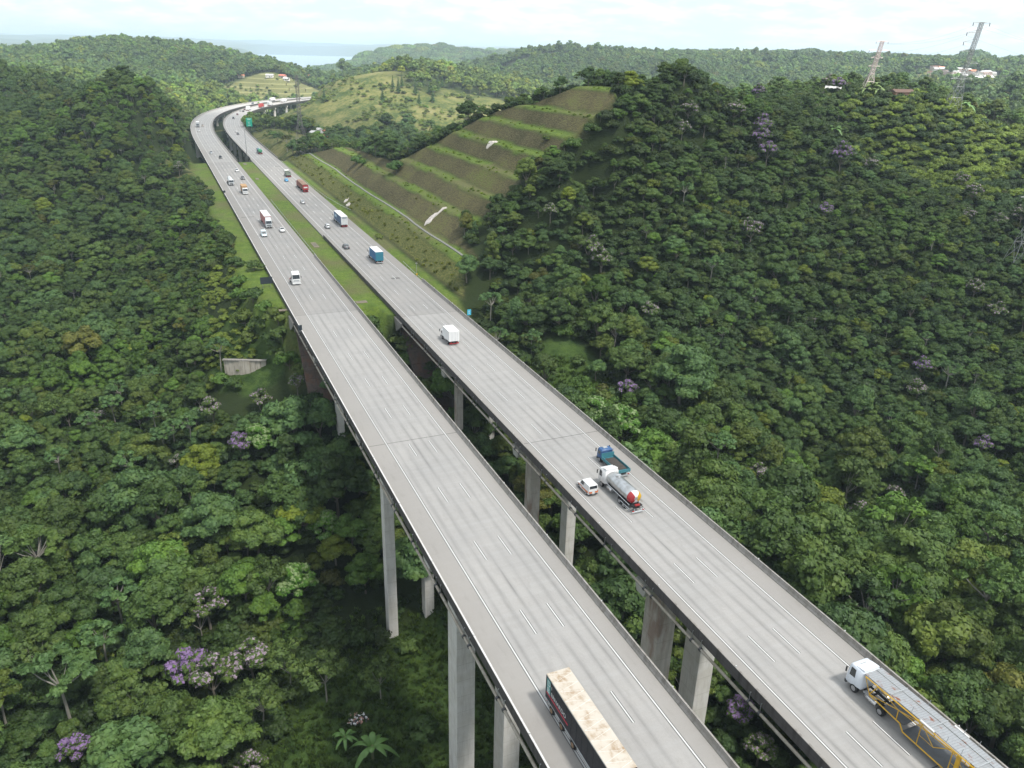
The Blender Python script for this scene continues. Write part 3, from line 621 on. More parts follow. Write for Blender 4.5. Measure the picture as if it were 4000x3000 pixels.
size = np.where(inn & ~hid, sca / np.maximum(w, 1), 0); order = np.argsort(-size)[:290]
solo = np.zeros(len(X), bool); solo[order] = True
KW = {0: ['round', 'broad', 'compact', 'spreading', 'domed', 'wide'], 1: ['tall', 'narrow'], 2: ['flat topped', 'umbrella shaped'], 3: ['thin crowned', 'open crowned']}
seen = set()
for i in order:
    c = TN[base[i]]; lab = f'{KW[kindv[i]][var[i] % len(KW[kindv[i]])]} {c} forest tree, {place_word(X[i], Y[i], Z[i] + 7 * sca[i])}'
    if lab in seen: lab = lab.replace('forest tree', 'smaller forest tree')
    seen.add(lab)
    plant(KN[kindv[i]], int(var[i]), 'forest_tree', X[i], Y[i], Z[i], rot[i], sca[i], TT_[i], lab, 'tree', 'trees of the near forest')

def gn_scatter(name, label, P, idx, rotz, scal, tint, sources, kind='stuff'):
    n = len(P); me = bpy.data.meshes.new(name); me.vertices.add(n); me.vertices.foreach_set('co', np.asarray(P, np.float32).ravel()); me.update()
    for nm, ty, ar in (('pick', 'INT', idx.astype(np.int32)), ('turn', 'FLOAT', rotz.astype(np.float32)), ('size', 'FLOAT', scal.astype(np.float32))):
        me.attributes.new(nm, ty, 'POINT').data.foreach_set('value', ar)
    t4 = np.ones((n, 4), np.float32); t4[:, :3] = tint; me.attributes.new('tint', 'FLOAT_COLOR', 'POINT').data.foreach_set('color', t4.ravel())
    o = link(name, me); tag(o, label, None, None, kind)
    ng = bpy.data.node_groups.new(name, 'GeometryNodeTree'); ng.interface.new_socket('Geometry', in_out='INPUT', socket_type='NodeSocketGeometry'); ng.interface.new_socket('Geometry', in_out='OUTPUT', socket_type='NodeSocketGeometry')
    N = ng.nodes; L = ng.links; gi = N.new('NodeGroupInput'); go = N.new('NodeGroupOutput'); J = N.new('GeometryNodeJoinGeometry')
    def nat(nm, ty):
        a = N.new('GeometryNodeInputNamedAttribute'); a.data_type = ty; a.inputs[0].default_value = nm; return a.outputs[0]
    cmb = N.new('ShaderNodeCombineXYZ'); L.new(nat('turn', 'FLOAT'), cmb.inputs[2])
    pick = nat('pick', 'INT'); size_ = nat('size', 'FLOAT')
    for k, (cr, tr) in enumerate(sources):
        for ob in (cr, tr):
            if ob is None: continue
            oi = N.new('GeometryNodeObjectInfo'); oi.inputs[0].default_value = ob; oi.inputs['As Instance'].default_value = True
            cmp = N.new('FunctionNodeCompare'); cmp.data_type = 'INT'; cmp.operation = 'EQUAL'
            L.new(pick, [q for q in cmp.inputs if q.type == 'INT'][0]); [q for q in cmp.inputs if q.type == 'INT'][1].default_value = k
            ip = N.new('GeometryNodeInstanceOnPoints'); L.new(gi.outputs[0], ip.inputs['Points']); L.new(cmp.outputs[0], ip.inputs['Selection'])
            L.new(oi.outputs['Geometry'], ip.inputs['Instance']); L.new(cmb.outputs[0], ip.inputs['Rotation']); L.new(size_, ip.inputs['Scale']); L.new(ip.outputs[0], J.inputs[0])
    L.new(J.outputs[0], go.inputs[0]); o.modifiers.new('scatter', 'NODES').node_group = ng; return o
def helper_src(kind, v):             # source pair for a scatter: an existing planted tree of that kind
    return SRC.get((kind, v))
for k_ in KN:                        # make sure every kind has one planted tree to copy
    for v in range(len(PROTO[k_])):
        if (k_, v) not in SRC:
            j = np.where(~solo & (kindv == KN.index(k_)) & (var == v) & inn)[0][0]; solo[j] = True
            plant(k_, v, 'forest_tree', X[j], Y[j], Z[j], rot[j], sca[j], TT_[j], f'{KW[KN.index(k_)][v % len(KW[KN.index(k_)])]} forest tree farther off, {place_word(X[j], Y[j], Z[j] + 7)}', 'tree', 'trees of the near forest')
slots = [(k_, v) for k_ in KN for v in range(len(PROTO[k_]))]; so_ = {s: i for i, s in enumerate(slots)}
rest = ~solo; pk = np.array([so_[(KN[a], int(b))] for a, b in zip(kindv, var)])
gn_scatter('forest', 'dense mixed green forest covering the near hillsides and valley', np.stack([X, Y, Z], 1)[rest], pk[rest], rot[rest], sca[rest], TT_[rest], [SRC[s] for s in slots])
print('near trees', len(X))
# undergrowth between the trunks
X, Y, r = scatter(38, 420, 3.4, 8); Z = height(X, Y); sT, tT = ST(X, Y); LL_, OO_ = road_grid(sT, tT)
ok = ~((np.abs(OO_) < 25) & ((r.uniform(size=len(X)) < .75) | (Z > -7))); X, Y, Z = X[ok], Y[ok], Z[ok]; b_, T_u = pick_tints(X, Y, r)
T_u = T_u * .6; q_ = np.hypot((X - 185) * .75, (Y - 335) * .8) < 34 + 34 * fbm(X / 16, Y / 16, 12); q_ &= r.uniform(size=len(X)) < .72; T_u[q_] = np.array((1.75, 1.6, .8)) * r.uniform(.6, 1.35, (int(q_.sum()), 1))  # undergrowth tint darkened: shade of the forest gaps put into the colour
gn_scatter('undergrowth', 'low leafy undergrowth between the forest trees', np.stack([X, Y, Z - .2], 1), r.integers(0, 2, len(X)), r.uniform(0, 6.28, len(X)), r.uniform(.8, 1.6, len(X)), T_u, [(SRC[('bush', v)][0], None) for v in range(2)])

# shrubs over the open bank left of the embankment, rough grass on the cutting and clearings
X, Y, r = scatter(150, 330, 2.3, 18); sT, tT = ST(X, Y)
def rawscatter(r0, r1, step, seed, half=.8):
    r = np.random.default_rng(seed); X, Y = np.meshgrid(np.arange(-r1 * math.sin(half), r1 * math.sin(half), step), np.arange(0, r1, step))
    X = X.ravel() + r.uniform(-.48, .48, X.size) * step; Y = Y.ravel() + r.uniform(-.48, .48, Y.size) * step; rr = np.hypot(X, Y); k = (rr > r0) & (rr < r1) & (np.abs(np.arctan2(X, Y)) < half); return X[k], Y[k], r
X, Y, r = rawscatter(150, 330, 2.2, 18); sT, tT = ST(X, Y); k = np.zeros(len(X), bool)
k = (sT > 212) & (sT < 290) & (tT > 5) & (tT < 18.5 - np.maximum(0, 232 - sT) * .05) & (fbm(X / 9, Y / 9, 14) > -.22)
k |= (sT > 204) & (sT < 520) & (tT > 70.6) & (tT < 71.4) & (fbm(X / 12, Y / 12, 15) > .25)
k &= (r.uniform(size=len(X)) < .85); X, Y = X[k], Y[k]; Z = height(X, Y); T_u = np.array((1.5, 1.3, .8)) * r.uniform(.75, 1.3, (len(X), 1))
gn_scatter('shrubbery', 'olive green shrubs covering the open bank left of the embankment', np.stack([X, Y, Z - .1], 1), r.integers(0, 2, len(X)), r.uniform(0, 6.28, len(X)), r.uniform(.4, .85, len(X)), T_u * 1.3, [(SRC[('bush', v)][0], None) for v in range(2)])
GRASS = leaf_mat('rough grass', (.050, .055, .020), (.125, .120, .050))
def tuft(seed):
    r = np.random.default_rng(seed); n = 46; a = r.uniform(0, 6.283, n); q = r.uniform(0, 1, n) ** .5 * .75; P = np.stack([q * np.cos(a), q * np.sin(a), np.zeros(n)], 1)
    h = r.uniform(.25, .7, n)[:, None]; d = np.stack([np.cos(a), np.sin(a), np.zeros(n)], 1) * r.uniform(.1, .6, (n, 1)) + [0, 0, 1.]; w = np.stack([-np.sin(a), np.cos(a), np.zeros(n)], 1) * .09
    V = np.stack([P - w, P + w, P + d * h + w * .8, P + d * h - w * .8], 1).reshape(-1, 3); return mesh_np('grass_tuft', V, np.arange(4 * n).reshape(n, 4))
tus = []
for k in range(2):
    x, y = march((900, 1000)[k] * 1.80832, (430, 460)[k] * 1.80832, 0); me_t = tuft(70 + k); me_t.materials.append(GRASS); o = link('grass_tuft', me_t); o.location = (x, y, float(height(np.array([x]), np.array([y]))[0])); o['tint'] = [1.3, 1.2, .8]
    tag(o, 'single tuft of long dry grass on the ' + ('second', 'third')[k] + ' slope of the cutting', 'grass tuft'); tus.append((o, None))
X, Y, r = rawscatter(150, 620, 1.45, 19, .5); sT, tT = ST(X, Y); k = (tT > 66) & (tT < 152) & (sT > 180) & (sT < 570); X, Y = X[k], Y[k]; cmk, tws = cutmask(X, Y); bnq = np.zeros(len(X), bool)
for a, b in [(79.4, 84.2), (90.2, 93.6), (99.0, 102.2), (107.2, 110.4), (115.0, 118.2), (123.0, 126.2), (131.2, 134.4), (142, 149)]: bnq |= (tws > a) & (tws < b)
k = (cmk > .5) & (r.uniform(size=len(X)) < .16) & ((tws < 80) | bnq); X, Y, tws = X[k], Y[k], tws[k]
bn = np.zeros(len(X))
for a, b in [(79.4, 84.2), (90.2, 93.6), (99.0, 102.2), (107.2, 110.4), (115.0, 118.2), (123.0, 126.2), (131.2, 134.4), (142, 149)]: bn = np.maximum(bn, (tws > a) & (tws < b))
lowm = (tws < 80)[:, None]; nz = (fbm(X / 9, Y / 9, 41) + fbm(X / 30, Y / 30, 43))[:, None]
T_g = np.where(bn[:, None] > 0, (1.6, 2.3, .6), np.where(lowm, (1.7, 1.9, .8), np.where(nz > .12, (1.6, 1.6, .8), (1.7, 1.35, 1.0)))) * r.uniform(.6, 1.35, (len(X), 1))
k = ~((tws > 81.2) & (tws < 83.9)); X, Y, T_g, bn = X[k], Y[k], T_g[k], bn[k]
gn_scatter('grass', 'rough dry grass on the slopes and bright grass on the benches of the cutting', np.stack([X, Y, height(X, Y) - .05], 1), r.integers(0, 2, len(X)), r.uniform(0, 6.28, len(X)), r.uniform(.5, 1.3, len(X)) * np.where(bn > 0, .7, 1), T_g, tus)
X, Y, r = rawscatter(60, 190, 1.3, 20); sT, tT = ST(X, Y); k = np.zeros(len(X), bool)
for cx, cy, rr in OPEN: k |= (np.hypot(X - cx, Y - cy) < rr * 1.1)
k |= (sT < 140) & (tT > 0) & (tT < 52) & (r.uniform(size=len(X)) < .5)
k &= ~((sT > 186) & (tT > 17) & (tT < 72)); X, Y = X[k], Y[k]; T_g = np.array((.75, 1.25, .55)) * r.uniform(.5, 1.3, (len(X), 1)) * (1 + .5 * fbm(X / 12, Y / 12, 47))[:, None]
gn_scatter('valley_grass', 'long green grass in the clearings of the valley floor', np.stack([X, Y, height(X, Y) - .05], 1), r.integers(0, 2, len(X)), r.uniform(0, 6.28, len(X)), r.uniform(.5, 1.2, len(X)), T_g, tus)

# far woods
def far_src(kind, v, fx, fy, s, lab):
    x, y = march(fx * 1.80832, fy * 1.80832, 7); z = float(height(np.array([x]), np.array([y]))[0])
    plant(kind, v, 'distant_tree' if kind == 'far' else 'distant_grove', x, y, z - (0 if kind == 'far' else 2), 0., s, (1., 1., .9), lab % place_word(x, y, z + 7), 'tree' if kind == 'far' else 'grove', None)
for v, (fx, fy) in enumerate([(345, 150), (360, 155), (1165, 118), (650, 158)]): far_src('far', v, fx, fy, 1.25, ('first', 'second', 'third', 'fourth')[v] + ' tall distant tree above the far wood, %s')
for v, (fx, fy) in enumerate([(900, 120), (1290, 120)]): far_src('grove', v, fx, fy, 1.3, 'distant clump of trees on the ' + ('middle', 'right')[v] + ' blue hill, %s')
def far_wood(r0, r1, step, seed, kind, name, label, sc0, nv):
    X, Y, r = scatter(r0, r1, step, seed, .62); Z = height(X, Y)
    k = (Z > -46); X, Y, Z = X[k], Y[k], Z[k]
    if kind == 'far':                # grassy hill in the middle distance is only thinly wooded
        q = fbm(X / 90, Y / 90, 55) > .18; hx = (X > -330) & (X < 60) & (Y > 700) & (Y < 980); kk = ~hx | q | (r.uniform(size=len(X)) < .35); X, Y, Z = X[kk], Y[kk], Z[kk]
    b, T = pick_tints(X, Y, r); T = T * (1 + .5 * fbm(X / 260, Y / 260, 66))[:, None]
    sun = ((X > -420) & (X < 100) & (Y > 690) & (Y < 1100)); T = np.where(sun[:, None], T * (1.35, 1.2, 1.0), T)  # sunlight on the middle hill painted into the tree tint
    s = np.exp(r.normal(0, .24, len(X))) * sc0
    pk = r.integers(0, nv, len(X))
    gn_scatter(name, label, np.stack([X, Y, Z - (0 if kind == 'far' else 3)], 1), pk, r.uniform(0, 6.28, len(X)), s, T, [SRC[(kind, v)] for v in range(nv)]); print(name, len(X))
far_wood(720, 1750, 7.2, 15, 'far', 'distant_forest', 'hazy green woods on the middle distance hills', .95, 4)
X, Y, r = rawscatter(430, 1300, 6.5, 23, .5); k = np.zeros(len(X), bool)
for cx, cy, rr in OPEN: k |= (cy > 430) & (np.hypot(X - cx, Y - cy) < rr * 1.15)
sT, tT = ST(X, Y); LL_, OO_ = road_grid(sT, tT); k &= (np.abs(OO_) > 30) & (fbm(X / 28, Y / 28, 29) > .02) & (r.uniform(size=len(X)) < .5) & ~((tT > 10) & (tT < 75) & (sT < 520)); X, Y = X[k], Y[k]
gn_scatter('hill_shrubs', 'small shrubs dotted over the open grassy hills in the middle distance', np.stack([X, Y, height(X, Y) - .2], 1), r.integers(0, 2, len(X)), r.uniform(0, 6.28, len(X)), r.uniform(.5, 1.6, len(X)), np.array((1.5, 1.35, .9)) * r.uniform(.6, 1.25, (len(X), 1)), [(SRC[('bush', v)][0], None) for v in range(2)])
far_wood(1750, 5200, 27, 16, 'grove', 'far_woodland', 'blue green woodland on the hills by the reservoir', 1.05, 2)

# ------------------------------------------------------------------ the highway
def slab_mat(name, tone, warm, deck=True):
    m, nt = nodes(name); g = G(nt); uv = g.n('ShaderNodeUVMap').outputs[0]; sp = g.n('ShaderNodeSeparateXYZ', {0: uv}).outputs; u, v = sp[0], sp[1]
    pos = g.n('ShaderNodeNewGeometry').outputs['Position']
    def sv(su, sv_, sc_, d=5): return g.noise(g.n('ShaderNodeMapping', {'Vector': uv, 'Scale': (su, sv_, 1)}).outputs[0], sc_, d, .6)
    long_ = sv(1., .035, 1.6); fine = sv(1, 1, 3.5, 6); cross = sv(.05, 1., 1.4, 4); big = sv(1, 1, .07, 4); mid = sv(.4, .12, .6, 5)
    # tyre tracks: two dark bands in each 3.62 m lane
    lane = g.math('FRACT', g.math('DIVIDE', u, 3.62)); d1 = g.math('ABSOLUTE', g.math('SUBTRACT', lane, .5)); tr = g.math('ABSOLUTE', g.math('SUBTRACT', d1, .24))
    band = g.math('SUBTRACT', 1., g.math('DIVIDE', tr, .15), True); band = g.math('POWER', g.math('MAXIMUM', band, 0.), 1.3)
    inl = g.math('MULTIPLY', g.remap(u, -.1, .3), g.remap(u, 10.5, 10.9, 1, 0)); band = g.math('MULTIPLY', band, inl)
    band = g.math('MULTIPLY', band, g.remap(long_, .3, .65, .15, 1.)); band = g.math('MULTIPLY', band, g.remap(mid, .35, .65, .25, 1.))
    b0 = C(tone * warm[0], tone * warm[1], tone * warm[2]); b1 = C(tone * .885, tone * .865, tone * .83)
    c = g.mix(g.remap(big, .35, .65), b0, b1); c = g.mix(g.remap(fine, .3, .75, 0, .28), c, C(tone * .7, tone * .67, tone * .63)); c = g.mix(g.remap(cross, .45, .7, 0, .22), c, C(tone * 1.12, tone * 1.12, tone * 1.11))
    c = g.mix(g.math('MULTIPLY', band, .85), c, C(tone * .42, tone * .41, tone * .40))
    sh = g.math('SUBTRACT', 1., inl); c = g.mix(g.math('MULTIPLY', sh, .55), c, C(tone * .74, tone * .69, tone * .63))
    stain = g.math('MULTIPLY', g.remap(sv(1, .25, 1.1), .55, .8), .35); c = g.mix(stain, c, C(tone * .5, tone * .47, tone * .43))
    # contraction joints: faint dark lines along and across
    jl = g.math('LESS_THAN', g.math('ABSOLUTE', g.math('SUBTRACT', g.math('FRACT', g.math('DIVIDE', v, 5.)), .5)), .006)
    if not deck: c = g.mix(g.math('MULTIPLY', jl, .45), c, C(tone * .4, tone * .38, tone * .36))
    g.out(g.pbr(c, .82, 0, fine, .3, .02, .25)); return m
DECK = slab_mat('deck concrete', .335, (1.02, .985, .935)); PAVE = slab_mat('pavement concrete', .295, (1.02, .97, .91), False)
def conc(name, c, streak=.5, rust=0.):
    m, nt = nodes(name); g = G(nt); pos = g.n('ShaderNodeNewGeometry').outputs['Position']
    a = g.noise(g.n('ShaderNodeMapping', {'Vector': pos, 'Scale': (1.4, 1.4, .16)}).outputs[0], 1., 6, .65); b = g.noise(pos, .5, 4); f = g.noise(pos, 7., 4, .7)
    z = g.n('ShaderNodeSeparateXYZ', {0: pos}).outputs[2]; lift = g.math('LESS_THAN', g.math('FRACT', g.math('DIVIDE', z, 3.1)), .03)
    cc = g.mix(g.math('MULTIPLY', g.remap(a, .48, .7), streak), C(*c), C(c[0] * .3, c[1] * .28, c[2] * .26)); cc = g.mix(g.remap(b, .4, .7, 0, .5), cc, C(c[0] * .72, c[1] * .69, c[2] * .62))
    cc = g.mix(g.math('MULTIPLY', lift, .4), cc, C(c[0] * .5, c[1] * .48, c[2] * .44)); cc = g.mix(g.remap(f, .4, .8, 0, .3), cc, C(c[0] * .6, c[1] * .58, c[2] * .55))
    if rust: cc = g.mix(g.math('MULTIPLY', g.remap(g.noise(g.n('ShaderNodeMapping', {'Vector': pos, 'Scale': (1, 1, .3)}).outputs[0], .45, 4), .5, .62), rust), cc, C(.20, .075, .035))
    g.out(g.pbr(cc, .85, 0, f, .3, .03, .2)); return m
PIER = conc('pier concrete', (.64, .62, .58), .35); PIERR = conc('rust stained pier concrete', (.58, .53, .48), .4, .5)
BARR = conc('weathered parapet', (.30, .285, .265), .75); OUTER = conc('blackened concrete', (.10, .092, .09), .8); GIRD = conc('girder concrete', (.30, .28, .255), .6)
CAP = conc('parapet coping', (.62, .61, .6), .25)
PIPE = conc('pipe', (.36, .33, .28), .6); STEEL = paint('dark steel', (.08, .08, .085), .5, .6); GALV = paint('galvanised steel', (.42, .43, .43), .45, .7, .4)
LINEB = paint('dark line border', (.07, .07, .07), .75); LINE = paint('road paint', (.56, .56, .545), .6, 0, .18); JOINT = paint('joint tar', (.05, .048, .045), .7); BLACK = paint('black rubber', (.015, .015, .016), .7, 0, .15)
RED_SOIL = conc('slope paving', (.13, .10, .085), .6, .35)

def sweep(prof, l0, l1, step, closed=True, uv=True, ends=True):
    """pull a cross-section (offset, z) along the highway line"""
    Ls = list(np.arange(l0, l1, step)) + [l1]; V = []; UV = []; n = len(prof)
    for l in Ls:
        for o, z in prof:
            s, t, th = road_at(l, o); x, y = XY(s, t); V.append((x, y, z)); UV.append((o, l))
    Fc = []
    for i in range(len(Ls) - 1):
        for k in range(n if closed else n - 1):
            q = (k + 1) % n; Fc.append((i * n + k, i * n + q, (i + 1) * n + q, (i + 1) * n + k))
    E = [tuple(range(n))[::-1], tuple((len(Ls) - 1) * n + k for k in range(n))] if closed and ends else []
    return V, Fc, E, UV
def swept(name, prof, l0, l1, mat, parent=None, step=None, u0=0., kind=None, closed=True, flip=False):
    step = step or (20. if l1 <= 585 else 7.)
    V, Fc, E, UV = sweep(prof, l0, l1, step, closed); me = bpy.data.meshes.new(name)
    if flip: Fc = [f[::-1] for f in Fc]
    me.from_pydata(V, [], Fc + E); uv = me.uv_layers.new(name='UVMap')
    for lp in me.loops: a = UV[lp.vertex_index]; uv.data[lp.index].uv = (a[0] - u0, a[1])
    bm = bmesh.new(); bm.from_mesh(me)
    if closed: bmesh.ops.recalc_face_normals(bm, faces=bm.faces)
    bm.to_mesh(me); bm.free(); o = link(name, me, mat, parent)
    if kind: tag(o, kind=kind)
    return o
CW = {'L': dict(o0=-20.3, o1=-3.1, u=-16.54, r=-5.67, lanes=(-12.85, -9.2), dash=(16.1, 3.7)), 'R': dict(o0=5.1, o1=21.3, u=7.26, r=18.14, lanes=(10.65, 14.35), dash=(15.7, 6.6))}   # outer faces and edge lines
def markings(name, cw, l0, l1, parent, z=.012, ex=0.):
    border = ex == 0.
    c = CW[cw]; V = []; Fc = []
    def strip(o, w, a, b, st=20.):
        Ls = list(np.arange(a, b, st)) + [b]; k = len(V)
        for l in Ls:
            for q in (o - w / 2 - ex / 2, o + w / 2 + ex / 2): s, t, th = road_at(l, q); x, y = XY(s, t); V.append((x, y, z))
        for i in range(len(Ls) - 1): Fc.append((k + 2 * i, k + 2 * i + 1, k + 2 * i + 3, k + 2 * i + 2))
    st = 20. if l1 <= 585 else 6.
    for o in (c['u'], c['r']): strip(o, .17, l0, l1, st)
    dp, d0 = c['dash']; l = l0 + ((d0 - l0) % dp)
    while l + 4.7 < l1:
        for o in c['lanes']: strip(o, .16, l, l + 4.7)
        l += dp
    me = bpy.data.meshes.new(name); me.from_pydata(V, [], Fc); bm = bmesh.new(); bm.from_mesh(me)
    for f in bm.faces:
        if f.normal.z < 0: f.normal_flip()
    bm.to_mesh(me); bm.free(); lk = link(name, me, LINE if border else LINEB, parent)
    if border and l0 < 300: return lk, markings('line_border', cw, l0, min(l1, 300), parent, .007, .17)
    return lk
REFL = []
def parapet(cw, side, l0, l1, parent, outer_drop=.55, wear=0):
    c = CW[cw]; e = c['o0'] if side < 0 else c['o1']; d = 1 if side < 0 else -1       # d points to the road
    prof = [(e + d * .003, -.02), (e + d * .42, -.02), (e + d * .40, .12), (e + d * .26, .34), (e + d * .2, .86), (e + d * .003, .86)]
    p = swept('parapet', prof, l0, l1, BARR, parent)
    cp = swept('coping', [(e - d * .0, .863), (e + d * .205, .863), (e + d * .2, .893), (e, .893)], l0, l1, CAP if (cw, side) == ('L', -1) or side > 5 else BARR, p)
    if outer_drop:
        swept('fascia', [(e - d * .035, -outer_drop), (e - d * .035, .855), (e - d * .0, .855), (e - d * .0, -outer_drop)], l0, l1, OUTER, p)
    l = l0 + 4
    while l < min(l1, 420):
        s, t, th = road_at(l, e + d * .1); l += 15.7
        if s > 30: o = link('reflector', REFL[0] if REFL else REFL.append(MB().box(0, 0, 0, .12, .12, .18).mesh('reflector', LINE)) or REFL[0], None, p); o.location = (*XY(s, t), .985)
    return p
JOINTS = {'L': (43., 122.5, 200.3), 'R': (36., 114., 190.8)}
def viaduct(label, cw, l0, l1, piers, pw):
    c = CW[cw]; root = empty('viaduct', (*XY(*road_at(l0, (c['o0'] + c['o1']) / 2)[:2]), 0)); tag(root, label, 'viaduct', 'highway viaducts')
    root.location = (0, 0, 0)
    a, b = c['o0'], c['o1']
    swept('deck', [(a, -.001), (b, -.001), (b, -.28), (b - 1.6, -.42), (a + 1.6, -.42), (a, -.28)], l0, l1, DECK, root, u0=c['u'])
    for k in range(4):
        o = a + 1.9 + (b - a - 3.8) * k / 3
        swept('girder', [(o - .45, -.424), (o + .45, -.424), (o + .22, -.7), (o + .22, -2.1), (o + .42, -2.4), (o - .42, -2.4), (o - .22, -2.1), (o - .22, -.7)], l0, l1, GIRD, root)
    parapet(cw, -1, l0, l1, root); parapet(cw, 1, l0, l1, root)
    markings('lane_markings', cw, l0, l1, root)
    if l1 < 585:
        for j, lj in enumerate(JOINTS[cw]):
            V = []
            for l in (lj - .06, lj + .06):
                for o in (a + .45, b - .45): s, t, th = road_at(l, o); V.append((*XY(s, t), .006))
            link('expansion_joint', mesh_np('expansion_joint', V, [(0, 1, 3, 2)]), JOINT, root)
    for j, l in enumerate(piers):
        if l1 < 585: w_, d_, ws = pw[j]
        else: w_, d_, ws = 1.9, 1.9, None
        s, t, th = road_at(l, (a + b) / 2); ux, uy = XY(1, 0)
        pr = None; mb = MB(); hw = (b - a) / 2 - 2.1; rz = math.atan2(uy, ux) - th
        cx, cy = XY(s, t)
        mb.prism([(-1.25, -2.404), (1.25, -2.404), (1.25, -3.5), (.9, -4.4), (-.9, -4.4), (-1.25, -3.5)], -hw - 1.0, hw + 1.0)
        cp = mb.build('pier_cap', PIER, root, .05); cp.location = (cx, cy, 0); cp.rotation_euler = (0, 0, rz)
        for sd_ in (-1, 1):
            off = ((a + b) / 2 + sd_ * (hw - .6)) if l1 > 585 else {'L': (-14., -6.), 'R': (10., 18.)}[cw][(sd_ + 1) // 2]; ps, pt, _ = road_at(l, off); px, py = XY(ps, pt); gz = float(height(np.array([px]), np.array([py]))[0])
            hgt = -4.404 - gz + 2.5
            m2 = MB(); m2.box(0, 0, -4.404 - hgt / 2, d_, w_, hgt)
            q = m2.build('column', PIERR if (cw == 'R' and sd_ < 0 and l1 < 585) else PIER, root, .12); q.location = (px, py, 0); q.rotation_euler = (0, 0, rz)
    if l1 < 585:                     # drain pipe slung under the left edge, with couplings and brackets
        e = a - .15; n = 10; prof = [(e + .19 * math.cos(6.283 * k / n), -1.35 + .19 * math.sin(6.283 * k / n)) for k in range(n)]
        pp = swept('drain_pipe', prof, l0, l1 - 2, PIPE, root); mb = MB(); br = MB(); l = l0 + 3
        while l < l1 - 4:
            for dl in (-.9, .9):
                q = []
                for ll in (l + dl - .16, l + dl + .16): s, t, th = road_at(ll, e); q.append((*XY(s, t), -1.35))
                mb.tube(q, .27, 10)
                s, t, th = road_at(l + dl, e); x, y = XY(s, t); s2, t2, _ = road_at(l + dl, a + .1); x2, y2 = XY(s2, t2)
                br.bar((x, y, -1.15), (x, y, .0), .07); br.bar((x, y, -.02), (x2, y2, -.02), .12)
            l += 10.7
        mb.build('pipe_coupling', STEEL, pp); br.build('pipe_bracket', GALV, pp)
    return root

near_p = {'L': ([5, 48, 91, 134, 178], [(3.0, 4.0, 0)] * 3 + [(2.0, 2.5, 0), (1.7, 2.0, 0)]), 'R': ([-10, 33, 75, 118, 159], [(2.8, 3.8, 0)] * 3 + [(2.0, 2.6, 0), (1.5, 1.9, 0)])}
viaduct('near left hand viaduct with long concrete deck on tall piers over the valley', 'L', -60, 200.4, *near_p['L'])
viaduct('near right hand viaduct beside the terraced hill, car carrier and tanker on it', 'R', -60, 191.0, *near_p['R'])
viaduct('far curving viaduct, outer carriageway beyond the grass median', 'L', 505, 1135, [525, 565, 605, 645, 685, 725, 765, 805, 845, 885, 925, 965, 1005, 1045, 1085], None)
viaduct('far curving viaduct, inner carriageway beyond the green road sign mast', 'R', 515, 1120, [530, 565, 605, 645, 685, 725, 765, 805, 845, 885, 925, 965, 1005, 1045, 1085], None)
for cw, a, b in (('L', 200.4, 505), ('R', 191., 515), ('L', 1135, 1480), ('R', 1120, 1480)):
    c = CW[cw]; rd = swept('road', [(c['o0'] + .1, -.003), (c['o1'] - .1, -.003), (c['o1'] - .1, -.6), (c['o0'] + .1, -.6)], a, b, PAVE, u0=c['u'], kind='structure')
    markings('lane_markings', cw, a, b, rd)
def barrier(label, cw, side, a, b):
    root = empty('crash_barrier'); tag(root, label, 'barrier', 'concrete barriers along the embankment'); parapet(cw, side, a, b, root, .3); return root
barrier('concrete barrier on the left verge beside the black sign boards', 'L', -1, 200.4, 505)
barrier('concrete barrier between the left carriageway and the grass median', 'L', 1, 200.4, 262)
barrier('concrete barrier between the grass median and the right carriageway', 'R', -1, 191., 290)
barrier('short concrete barrier at the right shoulder before the viaduct', 'R', 1, 191., 222)
def guard_rail(label, pts):
    root = empty('guard_rail'); tag(root, label, 'guard rail'); V = []; P = []
    for l, o in pts: s, t, th = road_at(l, o); x, y = XY(s, t); P.append((x, y))
    m = MB(); ps = MB()
    for (x, y), (X2, Y2) in zip(P, P[1:]):
        d = math.hypot(X2 - x, Y2 - y); z1, z2 = [max(float(height(np.array([u]), np.array([v]))[0]), -.5) for u, v in ((x, y), (X2, Y2))]
        m.bar((x, y, z1 + .65), (X2, Y2, z2 + .65), .13, .13); n = max(int(d / 4), 1)
        for k in range(n): f = k / n; xx, yy, zz = x + (X2 - x) * f, y + (Y2 - y) * f, z1 + (z2 - z1) * f; ps.bar((xx, yy, zz - .3), (xx, yy, zz + .75), .09)
    m.build('rail', GALV, root); ps.build('posts', GALV, root)
guard_rail('thin steel guard rail along the median beside the white pickup', [(262, -2.6), (300, -2.5), (340, -2.4), (372, -2.2)])
guard_rail('long steel guard rail bending away from the right carriageway into the verge', [(505, 21.6), (450, 21.6), (400, 21.8), (372, 22.5), (350, 24.2), (338, 26)])
guard_rail('short steel guard rail ahead of the right hand barrier', [(222, 21.6), (232, 21.7), (246, 22.2)])
